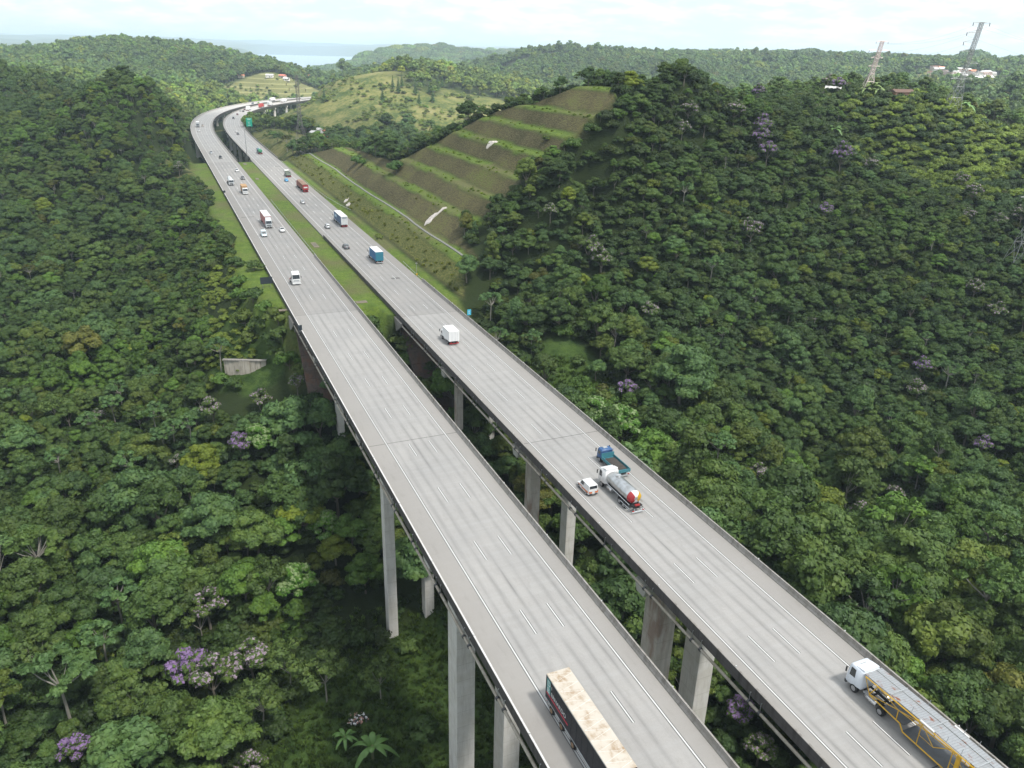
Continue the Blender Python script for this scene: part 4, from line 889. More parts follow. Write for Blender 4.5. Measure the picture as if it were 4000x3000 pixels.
# sloped paving under the deck ends
for cw, l0, l1_, z0, z1 in (('L', 184, 203, -22, -2.8), ('R', 166, 193, -25, -2.8)):
    c = CW[cw]; V = []; n = 9
    for i in range(n):
        for o in (c['o0'] - 1.5, c['o1'] + 1.5):
            f = i / (n - 1); s, t, th = road_at(l0 + (l1_ - l0) * f, o); V.append((*XY(s, t), z0 + (z1 - z0) * f + .5)); V.append((*XY(s + .02, t), z0 + (z1 - z0) * f + .5 + (z1 - z0) / (n - 1) * .12))
    m = MB(); q = []
    for i in range(n - 1):
        f0, f1 = i / (n - 1), (i + 1) / (n - 1)
        for k in range(6):
            oa = c['o0'] + .8 + (c['o1'] - c['o0'] - 1.6) * k / 6; ob = c['o0'] + .8 + (c['o1'] - c['o0'] - 1.6) * (k + 1) / 6 - .06; A = []
            for f, o, dz in ((f0, oa, 0), (f0, ob, 0), (f1 - .006, ob, 0), (f1 - .006, oa, 0)): s, t, th = road_at(l0 + (l1_ - l0) * f, o); A.append((*XY(s, t), z0 + (z1 - z0) * f + .9))
            B = [(x, y, z - 1.6) for x, y, z in A]; m.add(A + B, [(0, 1, 2, 3), (7, 6, 5, 4), (0, 4, 5, 1), (1, 5, 6, 2), (2, 6, 7, 3), (3, 7, 4, 0)])
    o = m.build('slope_paving', RED_SOIL); tag(o, ('dark paved slope under the end of the left viaduct' if cw == 'L' else 'reddish paved slope under the end of the right viaduct'), 'paved slope')
for cw, l in (('L', 201.2), ('R', 191.8)):
    c = CW[cw]; s, t, th = road_at(l, (c['o0'] + c['o1']) / 2); w = c['o1'] - c['o0']; root = empty('abutment', (*XY(s, t), 0), math.atan2(.9145, -.4047)); tag(root, 'concrete abutment holding the end of the %s viaduct' % ('left' if cw == 'L' else 'right'), 'abutment')
    m = MB(); m.box(.9, 0, -2.6, 1.6, w - 1, 4.2); m.build('seat_wall', GIRD, root)
    for sd_ in (1, -1): m = MB(); m.prism([(-4.5, -.7), (2.2, -.7), (2.2, -4.), (0, -4.), (-4.5, -1.5)], sd_ * (w / 2 + .05), sd_ * (w / 2 + .5)); m.build('wing_wall', BARR, root)

# ------------------------------------------------------------------ vehicles (local frame: +x forward, +y left, z up, origin on the road under the middle)
GLASS = paint('tinted glass', (.02, .026, .032), .12, 0., .1, .8); CHROME = paint('bright metal', (.62, .62, .62), .28, .9, .15); GREYP = paint('dark plastic', (.05, .05, .053), .6)
WHITE = paint('white paint', (.66, .66, .65), .3, 0, .12); SILVER = paint('silver paint', (.42, .44, .45), .3, .5, .1); LAMP = paint('lamp glass', (.75, .75, .72), .15, 0, .05, .8); TAIL = paint('tail lamp', (.38, .02, .015), .25, 0, .1, .7)
REDP = paint('red paint', (.32, .025, .03), .4, 0, .25); BLUEP = paint('blue paint', (.035, .10, .24), .4, 0, .25); TEAL = paint('teal boards', (.045, .19, .23), .6, 0, .5); NAVY = paint('navy curtain', (.05, .10, .19), .6, 0, .3)
CURT = paint('blue curtain', (.045, .15, .30), .65, 0, .3); CURTB = paint('teal curtain', (.025, .17, .24), .65, 0, .3); BLACKC = paint('black curtain', (.022, .023, .028), .6, 0, .25); RED2 = paint('faded red tarpaulin', (.38, .15, .14), .7, 0, .4)
CANV = paint('dusty red canvas', (.24, .10, .075), .8, 0, .7); ROOFW = paint('white roof sheet', (.68, .67, .65), .5, 0, .15); GREENP = paint('green tank paint', (.05, .26, .13), .35, 0, .2); ORANGE = paint('orange paint', (.62, .17, .05), .45); YEL = paint('yellow frame paint', (.56, .33, .02), .5, 0, .55)
RIM = paint('wheel rim', (.40, .40, .41), .4, .6, .4); CHASS = paint('chassis', (.035, .035, .037), .7, .2); TAN = paint('tan load', (.42, .26, .13), .8, 0, .4); LOAD = paint('dark gravel load', (.055, .048, .042), .95, 0, .5)
LTGREY = paint('light grey paint', (.50, .53, .54), .35, 0, .15); GREYT = paint('grey trailer', (.36, .38, .39), .5, 0, .4)
def dirty_roof():
    m, nt = nodes('stained white roof'); g = G(nt); p = g.n('ShaderNodeTexCoord').outputs['Object']
    a = g.noise(p, .55, 5, .6); b = g.noise(g.n('ShaderNodeMapping', {'Vector': p, 'Scale': (1, 1.6, 1)}).outputs[0], 1.1, 4, .6)
    c = g.mix(g.math('MULTIPLY', g.remap(a, .46, .66), g.remap(b, .4, .6)), C(.50, .46, .40), C(.26, .17, .09)); c = g.mix(g.remap(a, .3, .6, .0, .25), c, C(.42, .33, .23))
    g.out(g.pbr(c, .55, 0, None)); return m
def deck_plate():
    m, nt = nodes('rusty galvanised plate'); g = G(nt); p = g.n('ShaderNodeTexCoord').outputs['Object']; x = g.n('ShaderNodeSeparateXYZ', {0: p}).outputs[0]
    slot = g.math('LESS_THAN', g.math('FRACT', g.math('DIVIDE', x, .28)), .22); a = g.noise(g.n('ShaderNodeMapping', {'Vector': p, 'Scale': (.5, 1.3, 1)}).outputs[0], 1.3, 5, .65)
    c = g.mix(g.math('MULTIPLY', slot, .4), C(.36, .375, .385), C(.17, .175, .18)); c = g.mix(g.remap(a, .58, .66), c, C(.24, .085, .04)); c = g.mix(g.remap(g.noise(p, 3., 4), .4, .8, 0, .4), c, C(.22, .2, .19))
    g.out(g.pbr(c, .5, .35, slot, .3, .02)); return m
ROOFD = dirty_roof(); PLATE = deck_plate()
def alu():
    m, nt = nodes('brushed tank shell'); g = G(nt); p = g.n('ShaderNodeTexCoord').outputs['Object']
    c = g.mix(g.remap(g.noise(p, 1.2, 5), .35, .7), C(.62, .63, .63), C(.40, .40, .39)); g.out(g.pbr(c, .3, .85, None)); return m
ALU = alu()

def wheels(root, xs, tw, r=.5, w=.32, rimc=RIM, dual=()):
    for x in xs:
        for sy in (-1, 1):
            ww = w * (1.7 if x in dual else 1); t = MB(); t.wheel(0, 0, 0, r, ww); o = t.build('wheel', BLACK, root, 0, False); o.location = (x, sy * (tw / 2 - ww / 2), r)
            h = MB(); h.wheel(0, 0, 0, r * .56, .06, 12); q = h.build('rim', rimc, o); q.location = (0, sy * (ww / 2 + .012), 0)
def lathe_x(m, prof, y0=0., z0=0., seg=20, sy=1., sz=1.):      # profile (x, r) about the x axis
    V = []; Fc = []
    for x, r in prof:
        for k in range(seg): a = 6.28318 * k / seg; V.append((x, y0 + r * sy * math.cos(a), z0 + r * sz * math.sin(a)))
    for i in range(len(prof) - 1):
        for k in range(seg): q = (k + 1) % seg; Fc.append((i * seg + k, i * seg + q, (i + 1) * seg + q, (i + 1) * seg + k))
    return m.add(V, Fc + [tuple(range(seg))[::-1], tuple((len(prof) - 1) * seg + k for k in range(seg))])
def loft(m, secs):                   # secs: (x, half width bottom, half width top, z bottom, z top, chamfer)
    V = []; n = 8
    for x, wb, wt, zb, zt, c in secs: V += [(x, -wb + c, zb), (x, wb - c, zb), (x, wb, zb + c), (x, wt, zt - c), (x, wt - c, zt), (x, -wt + c, zt), (x, -wt, zt - c), (x, -wb, zb + c)]
    Fc = []
    for i in range(len(secs) - 1):
        for k in range(n): q = (k + 1) % n; Fc.append((i * n + k, i * n + q, (i + 1) * n + q, (i + 1) * n + k))
    return m.add(V, Fc + [tuple(range(n))[::-1], tuple((len(secs) - 1) * n + k for k in range(n))])
def quad(m, a, b, c, d): return m.add([a, b, c, d], [(0, 1, 2, 3)])

def car(root, colr, style='hatch', L=4.1, Wd=1.72, H=1.5, glass=GLASS):
    h = L / 2; w = Wd / 2; zb = .22
    b = MB(); zs = .92 if style not in ('van', 'pickup') else 1.0
    loft(b, [(-h, w * .82, w * .78, .38, zs - .08, .08), (-h + .18, w * .97, w * .9, zb + .04, zs - .01, .1), (-h + .9, w, w * .93, zb, zs + .01, .1), (h - 1.35, w, w * .93, zb, zs - .02, .1), (h - .35, w * .97, w * .86, zb, zs - .2, .1), (h, w * .8, w * .72, .32, zs - .34, .1)])
    b.build('body', colr, root, 0, True)
    if style == 'pickup': x0, x1, r0, r1 = -h + 1.75, h - 1.15, -h + 1.95, h - 1.85
    elif style == 'sedan': x0, x1, r0, r1 = -h + .55, h - 1.15, -h + 1.15, h - 1.95
    elif style == 'van': x0, x1, r0, r1 = -h + .06, h - .95, -h + .16, h - 1.6
    else: x0, x1, r0, r1 = -h + .1, h - 1.1, -h + .55, h - 1.85
    wr = w * .74 if style != 'van' else w * .84; c = MB(); z0 = zs - .06
    V = [(x0, -w * .9, z0), (x1, -w * .88, z0), (x1, w * .88, z0), (x0, w * .9, z0), (r0, -wr, H), (r1, -wr, H), (r1, wr, H), (r0, wr, H)]
    c.add(V, [(0, 3, 2, 1), (4, 5, 6, 7), (0, 1, 5, 4), (1, 2, 6, 5), (2, 3, 7, 6), (3, 0, 4, 7)]); cab = c.build('cabin', colr, root, .07, True)
    def on(a, b_, c_, d_, u0, u1, v0, v1, e):          # a window lying just proud of one cabin face
        A, B, Cc, D = [np.array(V[k]) for k in (a, b_, c_, d_)]; n = np.cross(B - A, D - A); n /= np.linalg.norm(n)
        f = lambda u, v: tuple((A * (1 - u) + B * u) * (1 - v) + (D * (1 - u) + Cc * u) * v + n * e); return [f(u0, v0), f(u1, v0), f(u1, v1), f(u0, v1)]
    wn = MB(); quad(wn, *on(1, 2, 6, 5, .06, .94, .12, .92, .016)); wn.build('windscreen', glass, cab)
    wn = MB(); quad(wn, *on(3, 0, 4, 7, .08, .92, .2 if style != 'van' else .35, .88, .016)); wn.build('rear_window', glass, cab)
    sp = (.05, .95) if style != 'van' else (.62, .96)
    for f in ((0, 1, 5, 4), (2, 3, 7, 6)):
        u = sp if f[0] == 0 else (1 - sp[1], 1 - sp[0]); wn = MB(); quad(wn, *on(*f, u[0], u[1], .18, .88, .016)); wn.build('side_window', glass, cab)
    if style == 'pickup': bd = MB(); bd.box(-h + .92, 0, zs - .02, 1.5, Wd * .78, .12); bd.build('load_bed', GREYP, root)
    for sy in (-1, 1):
        m = MB(); m.box(h - .12, sy * w * .66, .62, .12, .34, .16); m.build('headlight', LAMP, root, .02)
        m = MB(); m.box(-h + .06, sy * w * .72, .76, .12, .2, .26); m.build('tail_light', TAIL, root, .02)
        m = MB(); m.box(x1 - .25, sy * (w + .08), zs + .06, .14, .2, .14); m.build('mirror', colr, root, .03)
    for x, nm in ((h - .03, 'bumper'), (-h + .03, 'bumper')): m = MB(); m.box(x, 0, .40, .16, Wd * .8, .2); m.build(nm, GREYP if style in ('pickup', 'van') else colr, root, .05)
    for x in (h + .055, -h - .055): m = MB(); m.box(x, 0, .46, .015, .42, .12); m.build('number_plate', LTGREY, root)
    wheels(root, (h - .78, -h + .75), Wd, .31, .2)

def truck_cab(root, x, colr, L=2.1, Wd=2.4, H=3.0, z0=.55, roof=0., dark=True, sleeper=True, plain=False):
    """cab whose front face stands at x"""
    b = MB(); w = Wd / 2; zt = H; zw = z0 + (H - z0) * .42
    secs = [(x - L, w, w * .96, z0 + .35, zt, .1), (x - .42, w, w * .94, z0, zt, .12), (x - .22, w * .99, w * .92, z0, zt - .14, .12), (x - .04, w * .96, w * .95, z0, zw + .12, .1), (x, w * .93, w * .93, z0 + .04, zw - .02, .08)]
    loft(b, secs); cab = b.build('cab', colr, root, 0, True)
    f = MB(); z1, z2 = zw + .13, zt - .26; quad(f, (x - .02, -w * .86, z1), (x - .02, w * .86, z1), (x - .2, w * .82, z2), (x - .2, -w * .82, z2)); f.build('windscreen', GLASS, cab)
    f = MB(); f.box(x + .012, 0, zw - .36, .03, Wd * .66, .34); f.build('grille', GREYP if dark else GREYT, cab)
    bp = MB(); bp.box(x - .04, 0, z0 - .02, .26, Wd * .98, .42); bm_ = bp.build('bumper', GREYP if dark else colr, root, .05)
    for sy in (-1, 1):
        f = MB(); yy = sy * (w * .985 + .012); quad(f, (x - 1.15, yy, zw + .12), (x - .38, yy, zw + .08), (x - .48, yy * .985, zt - .36), (x - 1.1, yy * .985, zt - .36)); f.build('side_window', GLASS, cab)
        f = MB(); f.box(x + .1, sy * w * .72, z0 + .06, .05, .42, .18); f.build('headlight', LAMP, root, .02)
        f = MB(); f.box(x - .08, sy * (w + .24), zw + .62, .14, .12, .62); f.bar((x - .1, sy * w * .95, zw + .9), (x - .08, sy * (w + .24), zw + .85), .04); f.build('mirror', BLACK, root)
    if roof:
        f = MB(); f.prism([(x - L + .05, zt - .02), (x - .75, zt - .02), (x - .95, zt + roof * .35), (x - L + .3, zt + roof), (x - L + .05, zt + roof)], -w * .86, w * .86); f.build('wind_deflector', colr, cab, .05)
    f = MB(); f.box(x - L * .5, 0, zt + .035, .55, .8, .07); f.build('roof_hatch', GREYT, cab, .02)
    f = MB(); f.box(x + .15, 0, z0 - .04, .02, .45, .13); f.build('number_plate', LTGREY, root)
    return cab
def chassis(root, x0, x1, z=.85, fl=True):
    m = MB()
    for sy in (-.42, .42): m.box((x0 + x1) / 2, sy, z, x1 - x0, .12, .26)
    for k in range(int((x1 - x0) / 1.2) + 1): m.box(x0 + .1 + k * 1.2, 0, z, .12, .74, .2)
    m.build('chassis', CHASS, root)
def tanks(root, x, z=.72, w=2.4, n=2, mat=CHROME):
    for sy in (-1, 1):
        m = MB(); lathe_x(m, [(x - .75, .2), (x - .72, .3), (x + .72, .3), (x + .75, .2)], sy * (w / 2 - .32), z, 14); m.build('fuel_tank', mat, root, 0, True)
def underrun(root, x, w=2.3, z=.5, mat=REDP):
    m = MB(); m.box(x, 0, z, .1, w, .16); m.bar((x, -.6, z), (x + .1, -.6, z + .5), .08); m.bar((x, .6, z), (x + .1, .6, z + .5), .08); m.build('rear_bumper', mat, root)
    for sy in (-1, 1): m = MB(); m.box(x - .03, sy * (w / 2 - .22), z + .18, .06, .34, .14); m.build('tail_light', TAIL, root)
def boxbody(root, x0, x1, z0, z1, W_, side, roof, rear, ribs=0, frame=None, name='cargo_box', doors=True):
    m = MB(); m.box((x0 + x1) / 2, 0, (z0 + z1) / 2, x1 - x0, W_, z1 - z0); bx = m.build(name, side, root, .03)
    m = MB(); m.box((x0 + x1) / 2, 0, z1 + .02, x1 - x0 + .04, W_ + .04, .07); m.build('roof', roof, bx, .02)
    m = MB(); m.box(x0 - .03, 0, (z0 + z1) / 2, .06, W_ - .02, z1 - z0 - .04); rd = m.build('rear_doors', rear, bx, .01)
    if doors:
        m = MB()
        for y in (0,): m.box(x0 - .065, y, (z0 + z1) / 2, .015, .03, z1 - z0 - .1)
        for y in (-.75, -.35, .35, .75): m.bar((x0 - .08, y, z0 + .1), (x0 - .08, y, z1 - .15), .035)
        m.build('lock_rods', GREYT, rd)
    if ribs:
        m = MB(); n = int((x1 - x0) / ribs)
        for k in range(n + 1):
            for sy in (-1, 1): m.box(x0 + (x1 - x0) * k / n, sy * (W_ / 2 + .012), (z0 + z1) / 2, .05, .03, z1 - z0 - .1)
        m.build('ribs', side, bx)
    if frame:
        m = MB()
        for z in (z0 + .04, z1 - .05):
            for sy in (-1, 1): m.box((x0 + x1) / 2, sy * (W_ / 2 + .015), z, x1 - x0, .03, .1)
        m.build('frame_rails', frame, bx)
    return bx
def text_mesh(txt, size, mat, name, parent, loc, rot, ext=.006):
    c = bpy.data.curves.new('lettering', 'FONT'); c.body = txt; c.size = size; c.extrude = ext; c.align_x = 'LEFT'
    t = bpy.data.objects.new('lettering', c); col.objects.link(t); dg = bpy.context.evaluated_depsgraph_get(); dg.update()
    me = bpy.data.meshes.new_from_object(t.evaluated_get(dg)); bpy.data.objects.remove(t); bpy.data.curves.remove(c)
    me.materials.clear(); o = link(name, me, mat, parent); o.location = loc; o.rotation_euler = rot; return o

def place(root, fx, fy, lane=None, away=True, L=4.1, z=0.):
    """put a vehicle so that its nearest end stands where the photo shows it"""
    s, t = ST(*flat(fx, fy, z)); l, o = road_near(s, t)
    if lane is not None: o = lane
    l += L / 2; s, t, th = road_at(l, o); x, y = XY(s, t); h = math.atan2(.9145, -.4047) - th
    root.location = (x, y, 0); root.rotation_euler = (0, 0, h if away else h + math.pi); return l, o
LL = {1: -14.7, 2: -11.05, 3: -7.45}; RR = {1: 9.0, 2: 12.5, 3: 16.3}
def new(name, label, cat, group=None): e = empty(name); tag(e, label, cat, group); return e

# cars: (name, label, photo point, lane, away, colour, style, size)
def cpaint(n, c, m=.3): return paint(n, c, .3, m, .08)
CARS = [
 ('van', 'white passenger van with bluish roof, right ahead of the red trailer truck', (1036, 927), LL[1], False, cpaint('bluish white', (.62, .74, .78), 0), 'van', (4.6, 1.85, 1.95)),
 ('pickup_truck', 'small white pickup nearest the median guard rail', (1105, 909), LL[3], False, WHITE, 'pickup', (4.5, 1.7, 1.6)),
 ('pickup_truck', 'dark grey pickup beside the grey tanker lorry', (926, 704), LL[3], False, cpaint('dark grey', (.10, .105, .11)), 'pickup', (4.9, 1.8, 1.75)),
 ('car', 'white saloon car alone in the lane by the median, beyond the grey pickup', (926, 672), LL[3], False, WHITE, 'sedan', (4.3, 1.7, 1.45)),
 ('car', 'black hatchback near the start of the far left viaduct', (859, 620), LL[2], False, cpaint('black', (.02, .02, .022)), 'hatch', (4., 1.7, 1.5)),
 ('car', 'silver hatchback leaving the far left viaduct', (825, 602), LL[1], False, SILVER, 'hatch', (4., 1.7, 1.5)),
 ('car', 'beige car beside the grey lorry on the left curve', (788.6, 494.7), LL[2], False, cpaint('beige', (.42, .36, .3), .1), 'hatch', (4., 1.7, 1.5)),
 ('car', 'white car in front of the grey lorry on the left curve', (773.7, 515), LL[1], False, WHITE, 'hatch', (4., 1.7, 1.5)),
 ('car', 'dark blue car far round the left curve near the hill', (947.5, 405), LL[2], False, cpaint('dark blue', (.03, .06, .10)), 'hatch', (4., 1.7, 1.5)),
 ('car', 'dark car behind the big white lorry, farthest of the row on the right curve', (972.4, 426.4), RR[1], True, cpaint('brown red', (.12, .04, .04)), 'hatch', (4., 1.7, 1.5)),
 ('car', 'maroon car second of the row behind the white lorry', (961.5, 430.7), RR[1], True, cpaint('maroon', (.10, .03, .035)), 'hatch', (4., 1.7, 1.5)),
 ('car', 'black car just behind the big white lorry', (954.7, 437.7), RR[2], True, cpaint('black', (.02, .02, .022)), 'hatch', (4., 1.7, 1.5)),
 ('car', 'pale silver car on the inside of the row behind the white lorry', (942.3, 436.3), RR[1], True, SILVER, 'sedan', (4.3, 1.7, 1.45)),
 ('car', 'dark red car alone before the row of cars on the right curve', (926.7, 449.5), RR[2], True, cpaint('dark red', (.13, .03, .03)), 'hatch', (4., 1.7, 1.5)),
 ('pickup_truck', 'long dark pickup level with the green road sign', (921.5, 464.8), RR[2], True, cpaint('dark grey', (.10, .105, .11)), 'pickup', (5.1, 1.85, 1.8)),
 ('car', 'white car next to a dark one at the start of the right curve', (909.8, 518.4), RR[2], True, WHITE, 'hatch', (4., 1.7, 1.5)),
 ('car', 'dark car next to a white one at the start of the right curve', (918.4, 526.8), RR[2], True, cpaint('charcoal', (.04, .045, .05)), 'hatch', (4., 1.7, 1.5)),
 ('car', 'car with bright blue roof behind the open bed lorry', (1106.7, 710.8), RR[2], True, cpaint('blue roof', (.08, .36, .62), .1), 'sedan', (4.2, 1.7, 1.45)),
 ('car', 'silver saloon following the long red double trailer', (1171.2, 798.9), RR[1] + .6, True, SILVER, 'sedan', (4.4, 1.75, 1.45)),
 ('car', 'silver estate car beside the blue sided trailer', (1300, 893.7), RR[1] + .6, True, SILVER, 'hatch', (4.3, 1.75, 1.62)),
 ('car', 'dark grey saloon left of the blue curtain sided lorry', (1348.9, 975.4), RR[1], True, cpaint('slate grey', (.12, .13, .14)), 'sedan', (4.6, 1.8, 1.45))]
made = {}
for nm, lab, (fx, fy), lane, away, pt, style, (L, Wd, H) in CARS:
    key = (pt.name, style, L); r = new(nm, lab, {'van': 'van', 'pickup_truck': 'pickup'}.get(nm, 'car'), 'cars and light vans on the highway')
    if key in made:
        for ch in made[key].children:
            d = ch.copy(); col.objects.link(d); d.parent = r
            for g2 in ch.children: e2 = g2.copy(); col.objects.link(e2); e2.parent = d
    else: car(r, pt, style, L, Wd, H); made[key] = r
    place(r, fx, fy, lane, away, L)

# service van with orange stripes
v = new('service_van', 'white van with orange stripes beside the tanker lorry', 'van'); car(v, WHITE, 'van', 4.1, 1.8, 1.85)
for sy in (-1, 1):
    m = MB(); quad(m, *[(x, sy * .915, z) for x, z in ((1.5, .72), (.2, .74), (.1, .92), (1.35, .84))]); quad(m, *[(x, sy * .92, z) for x, z in ((.2, .56), (-1.9, .62), (-1.9, .88), (.1, .80))]); m.build('orange_stripe', ORANGE, v)
m = MB(); m.box(-2.09, .5, .72, .03, .5, .24); m.box(-2.09, -.5, .72, .03, .5, .24); m.build('rear_stripe', ORANGE, v)
m = MB(); m.box(-2.085, 0, 1.0, .03, 1.2, .2); m.build('tailgate_panel', WHITE, v)
place(v, 2318.4, 1938, 8.9, True, 4.1)

# tanker lorry beside it
t = new('tanker_lorry', 'white cab lorry with shining metal tank, rear painted red, white and yellow', 'tanker lorry'); L = 10.4
truck_cab(t, 5.2, WHITE, 2.2, 2.45, 3.15, .6, .35, False); chassis(t, -4.8, 4.6); tanks(t, 1.9)
m = MB(); lathe_x(m, [(-4.3, .35), (-4.22, .75), (-4.0, 1.02), (-3.7, 1.1), (2.6, 1.1), (2.85, 1.0), (2.95, .7), (2.98, .3)], 0, 2.15, 28, 1.05, .92); tk = m.build('tank', ALU, t, 0, True)
for k, mt in enumerate((WHITE, YEL, REDP)):
    mm = MB(); V = []; a0, a1 = {0: (-.45, .55), 1: (.55, 1.9), 2: (-1.6, -.45)}[k]
    pr = [(-4.315, .3), (-4.235, .765), (-4.01, 1.035), (-3.72, 1.112), (-3.5, 1.116)]; n = 8; c0 = math.pi / 2
    for x, r_ in pr:
        for j in range(n + 1):
            ang = c0 + (a0 + (a1 - a0) * j / n) * 1.0; ang = ang
            V.append((x, r_ * 1.05 * math.cos(ang + math.pi * 0), 2.15 + r_ * .92 * math.sin(ang)))
    Fc = [(i * (n + 1) + j, i * (n + 1) + j + 1, (i + 1) * (n + 1) + j + 1, (i + 1) * (n + 1) + j) for i in range(4) for j in range(n)]
    # lower half mirrors the same colour bands
    m2 = len(V); V2 = [(x, y, 4.3 - z) for x, y, z in V]; mm.add(V + V2, Fc + [tuple(q + m2 for q in f)[::-1] for f in Fc]); mm.build('painted_end', mt, tk, 0, True)
m = MB(); m.tube([(1.1, 0, 3.1), (1.1, 0, 3.38)], .46, 16); m.build('manhole', CHROME, tk); m = MB(); m.tube([(1.1, 0, 3.38), (1.1, 0, 3.42)], .3, 16); m.build('lid', GREYT, tk)
m = MB()
for sy in (-1, 1): m.bar((-4.4, sy * 1.18, 1.35), (2.8, sy * 1.18, 1.45), .09); m.bar((-4.5, sy * 1.2, .75), (-1.8, sy * 1.2, .75), .09); m.bar((-3.0, sy * 1.2, .45), (-4.6, sy * 1.2, .45), .07)
m.build('side_rails', CHROME, t)
m = MB()
for x in (-2.9, -1.6):
    for sy in (-1, 1): m.tube([(x - .62, sy * 1.0, .6), (x - .45, sy * 1.0, 1.02), (x, sy * 1.0, 1.16), (x + .45, sy * 1.0, 1.02), (x + .62, sy * 1.0, .6)], .16, 6)
m.build('mudguard', BLACK, t); m = MB(); m.box(-4.6, 0, 1.15, .5, 1.7, .18); m.bar((-4.9, -1., .85), (-4.9, 1., .85), .08); m.build('rear_step', BLACK, t); m = MB(); m.box(-4.75, 0, 1.3, .3, .8, .2); m.build('hose_box', REDP, t)
underrun(t, -5.15, 2.2, .42, LTGREY); wheels(t, (4.0, -1.6, -2.9), 2.45, .5, .32, RIM, (-1.6, -2.9)); place(t, 2503, 2005, 12.75, True, L)

# flatbed lorry with gravel
t = new('flatbed_lorry', 'blue cab flatbed lorry with teal sideboards carrying dark gravel', 'lorry'); L = 7.4
truck_cab(t, 3.7, BLUEP, 1.6, 2.15, 2.45, .5, 0, True); chassis(t, -3.5, 3.0, .75); tanks(t, .6, .6, 2.2, mat=GREYP)
m = MB(); m.box(-.85, 0, .98, 5.4, 2.35, .12); bed = m.build('load_bed', TEAL, t)
for nm, b in (('sideboard', (-.85, 1.17, 1.25, 5.4, .06, .46)), ('sideboard', (-.85, -1.17, 1.25, 5.4, .06, .46)), ('tailboard', (-3.55, 0, 1.25, .06, 2.4, .46)), ('headboard', (1.85, 0, 1.5, .08, 2.4, .95))):
    m = MB(); m.box(*b)
    if nm == 'sideboard':
        for k in range(7): m.box(-3.5 + k * .88, b[1] + (.04 if b[1] > 0 else -.04), 1.25, .08, .03, .46)
    m.build(nm, TEAL, bed)
m = MB(); n = 24; V = []; 
for i in range(n + 1):
    for j in range(9):
        x = -2.75 + 4.3 * i / n; y = -1.08 + 2.16 * j / 8; e = min(i, n - i, 4) / 4 * min(j, 8 - j, 2) / 2; V.append((x, y, 1.08 + .32 * e + .09 * math.sin(i * 1.3) * math.sin(j * 1.9)))
m.add(V, [(i * 9 + j, i * 9 + j + 1, (i + 1) * 9 + j + 1, (i + 1) * 9 + j) for i in range(n) for j in range(8)]); gl = m.build('gravel', LOAD, bed, 0, True)
m = MB(); 
for y in np.linspace(-1.05, 1.05, 9): m.bar((1.95, y, 1.5), (1.95, y, 2.35), .04)
m.bar((1.95, -1.25, 2.4), (1.95, 1.25, 2.4), .07); m.build('cab_guard', BLUEP, t)
underrun(t, -3.6, 2.1, .45, GREYT); wheels(t, (2.7, -2.0), 2.2, .45, .28, RIM, (-2.0,)); place(t, 2445, 1866, 16.4, True, L)

# empty car carrier
t = new('car_carrier', 'empty car carrier with white cab, yellow side trusses and rusty upper deck', 'car carrier')
truck_cab(t, 3.0, paint('cool white', (.66, .70, .75), .3, 0, .1), 2.1, 2.45, 3.25, .62, .2, True); chassis(t, -2.6, 2.4); tanks(t, -.45); wheels(t, (1.75, -1.9), 2.45, .52, .34, RIM, (-1.9,))
for sy in (-1, 1): m = MB(); m.box(-.2, sy * .9, 1.08, 1.5, .5, .06); m.build('step_plate', PLATE, t)
x0, x1 = -21.5, .8; ud = MB(); seg = [(x1, 3.35), (-2.6, 3.45), (-7.5, 3.62), (-12.6, 3.62), (-17.5, 3.62), (x0, 3.55)]
for (a, za), (b, zb_) in zip(seg, seg[1:]):
    for y0_, y1_ in ((-1.2, -.42), (.42, 1.2), (-.4, .4)):
        dz = -.07 if y0_ == -.4 else 0; q = [(a, y0_, za + dz), (a, y1_, za + dz), (b + .05, y1_, zb_ + dz), (b + .05, y0_, zb_ + dz)]; ud.add(q + [(x, y, z - .06) for x, y, z in q], [(0, 1, 2, 3), (7, 6, 5, 4), (0, 4, 5, 1), (1, 5, 6, 2), (2, 6, 7, 3), (3, 7, 4, 0)])
upper = ud.build('upper_deck', PLATE, t)
m = MB()
for (a, za) in seg[1:]: m.box(a, 0, za + .05, .08, 2.4, .08)
for sy in (-1, 1):
    for a, za in ((-5.2, 3.55), (-9.3, 3.62), (-10.9, 3.62), (-14.5, 3.62)): m.bar((a, sy * 1.15, za), (a - .1, sy * 1.2, za + .75), .05)
m.build('deck_posts', GREYT, upper)
m = MB(); m.box(-7.2, 1.3, 3.62, 1.6, .16, .14); m.box(-9., -1.3, 3.62, 1.6, .16, .14); m.build('lamp_bar', WHITE, upper)
m = MB(); m.box(-3.4, 0, 1.30, 2.6, 2.3, .1); m.box(-12.9, 0, .62, 16.2, 2.35, .1); m.build('lower_deck', paint('worn dark plate', (.13, .14, .15), .5, .5, .7), t)
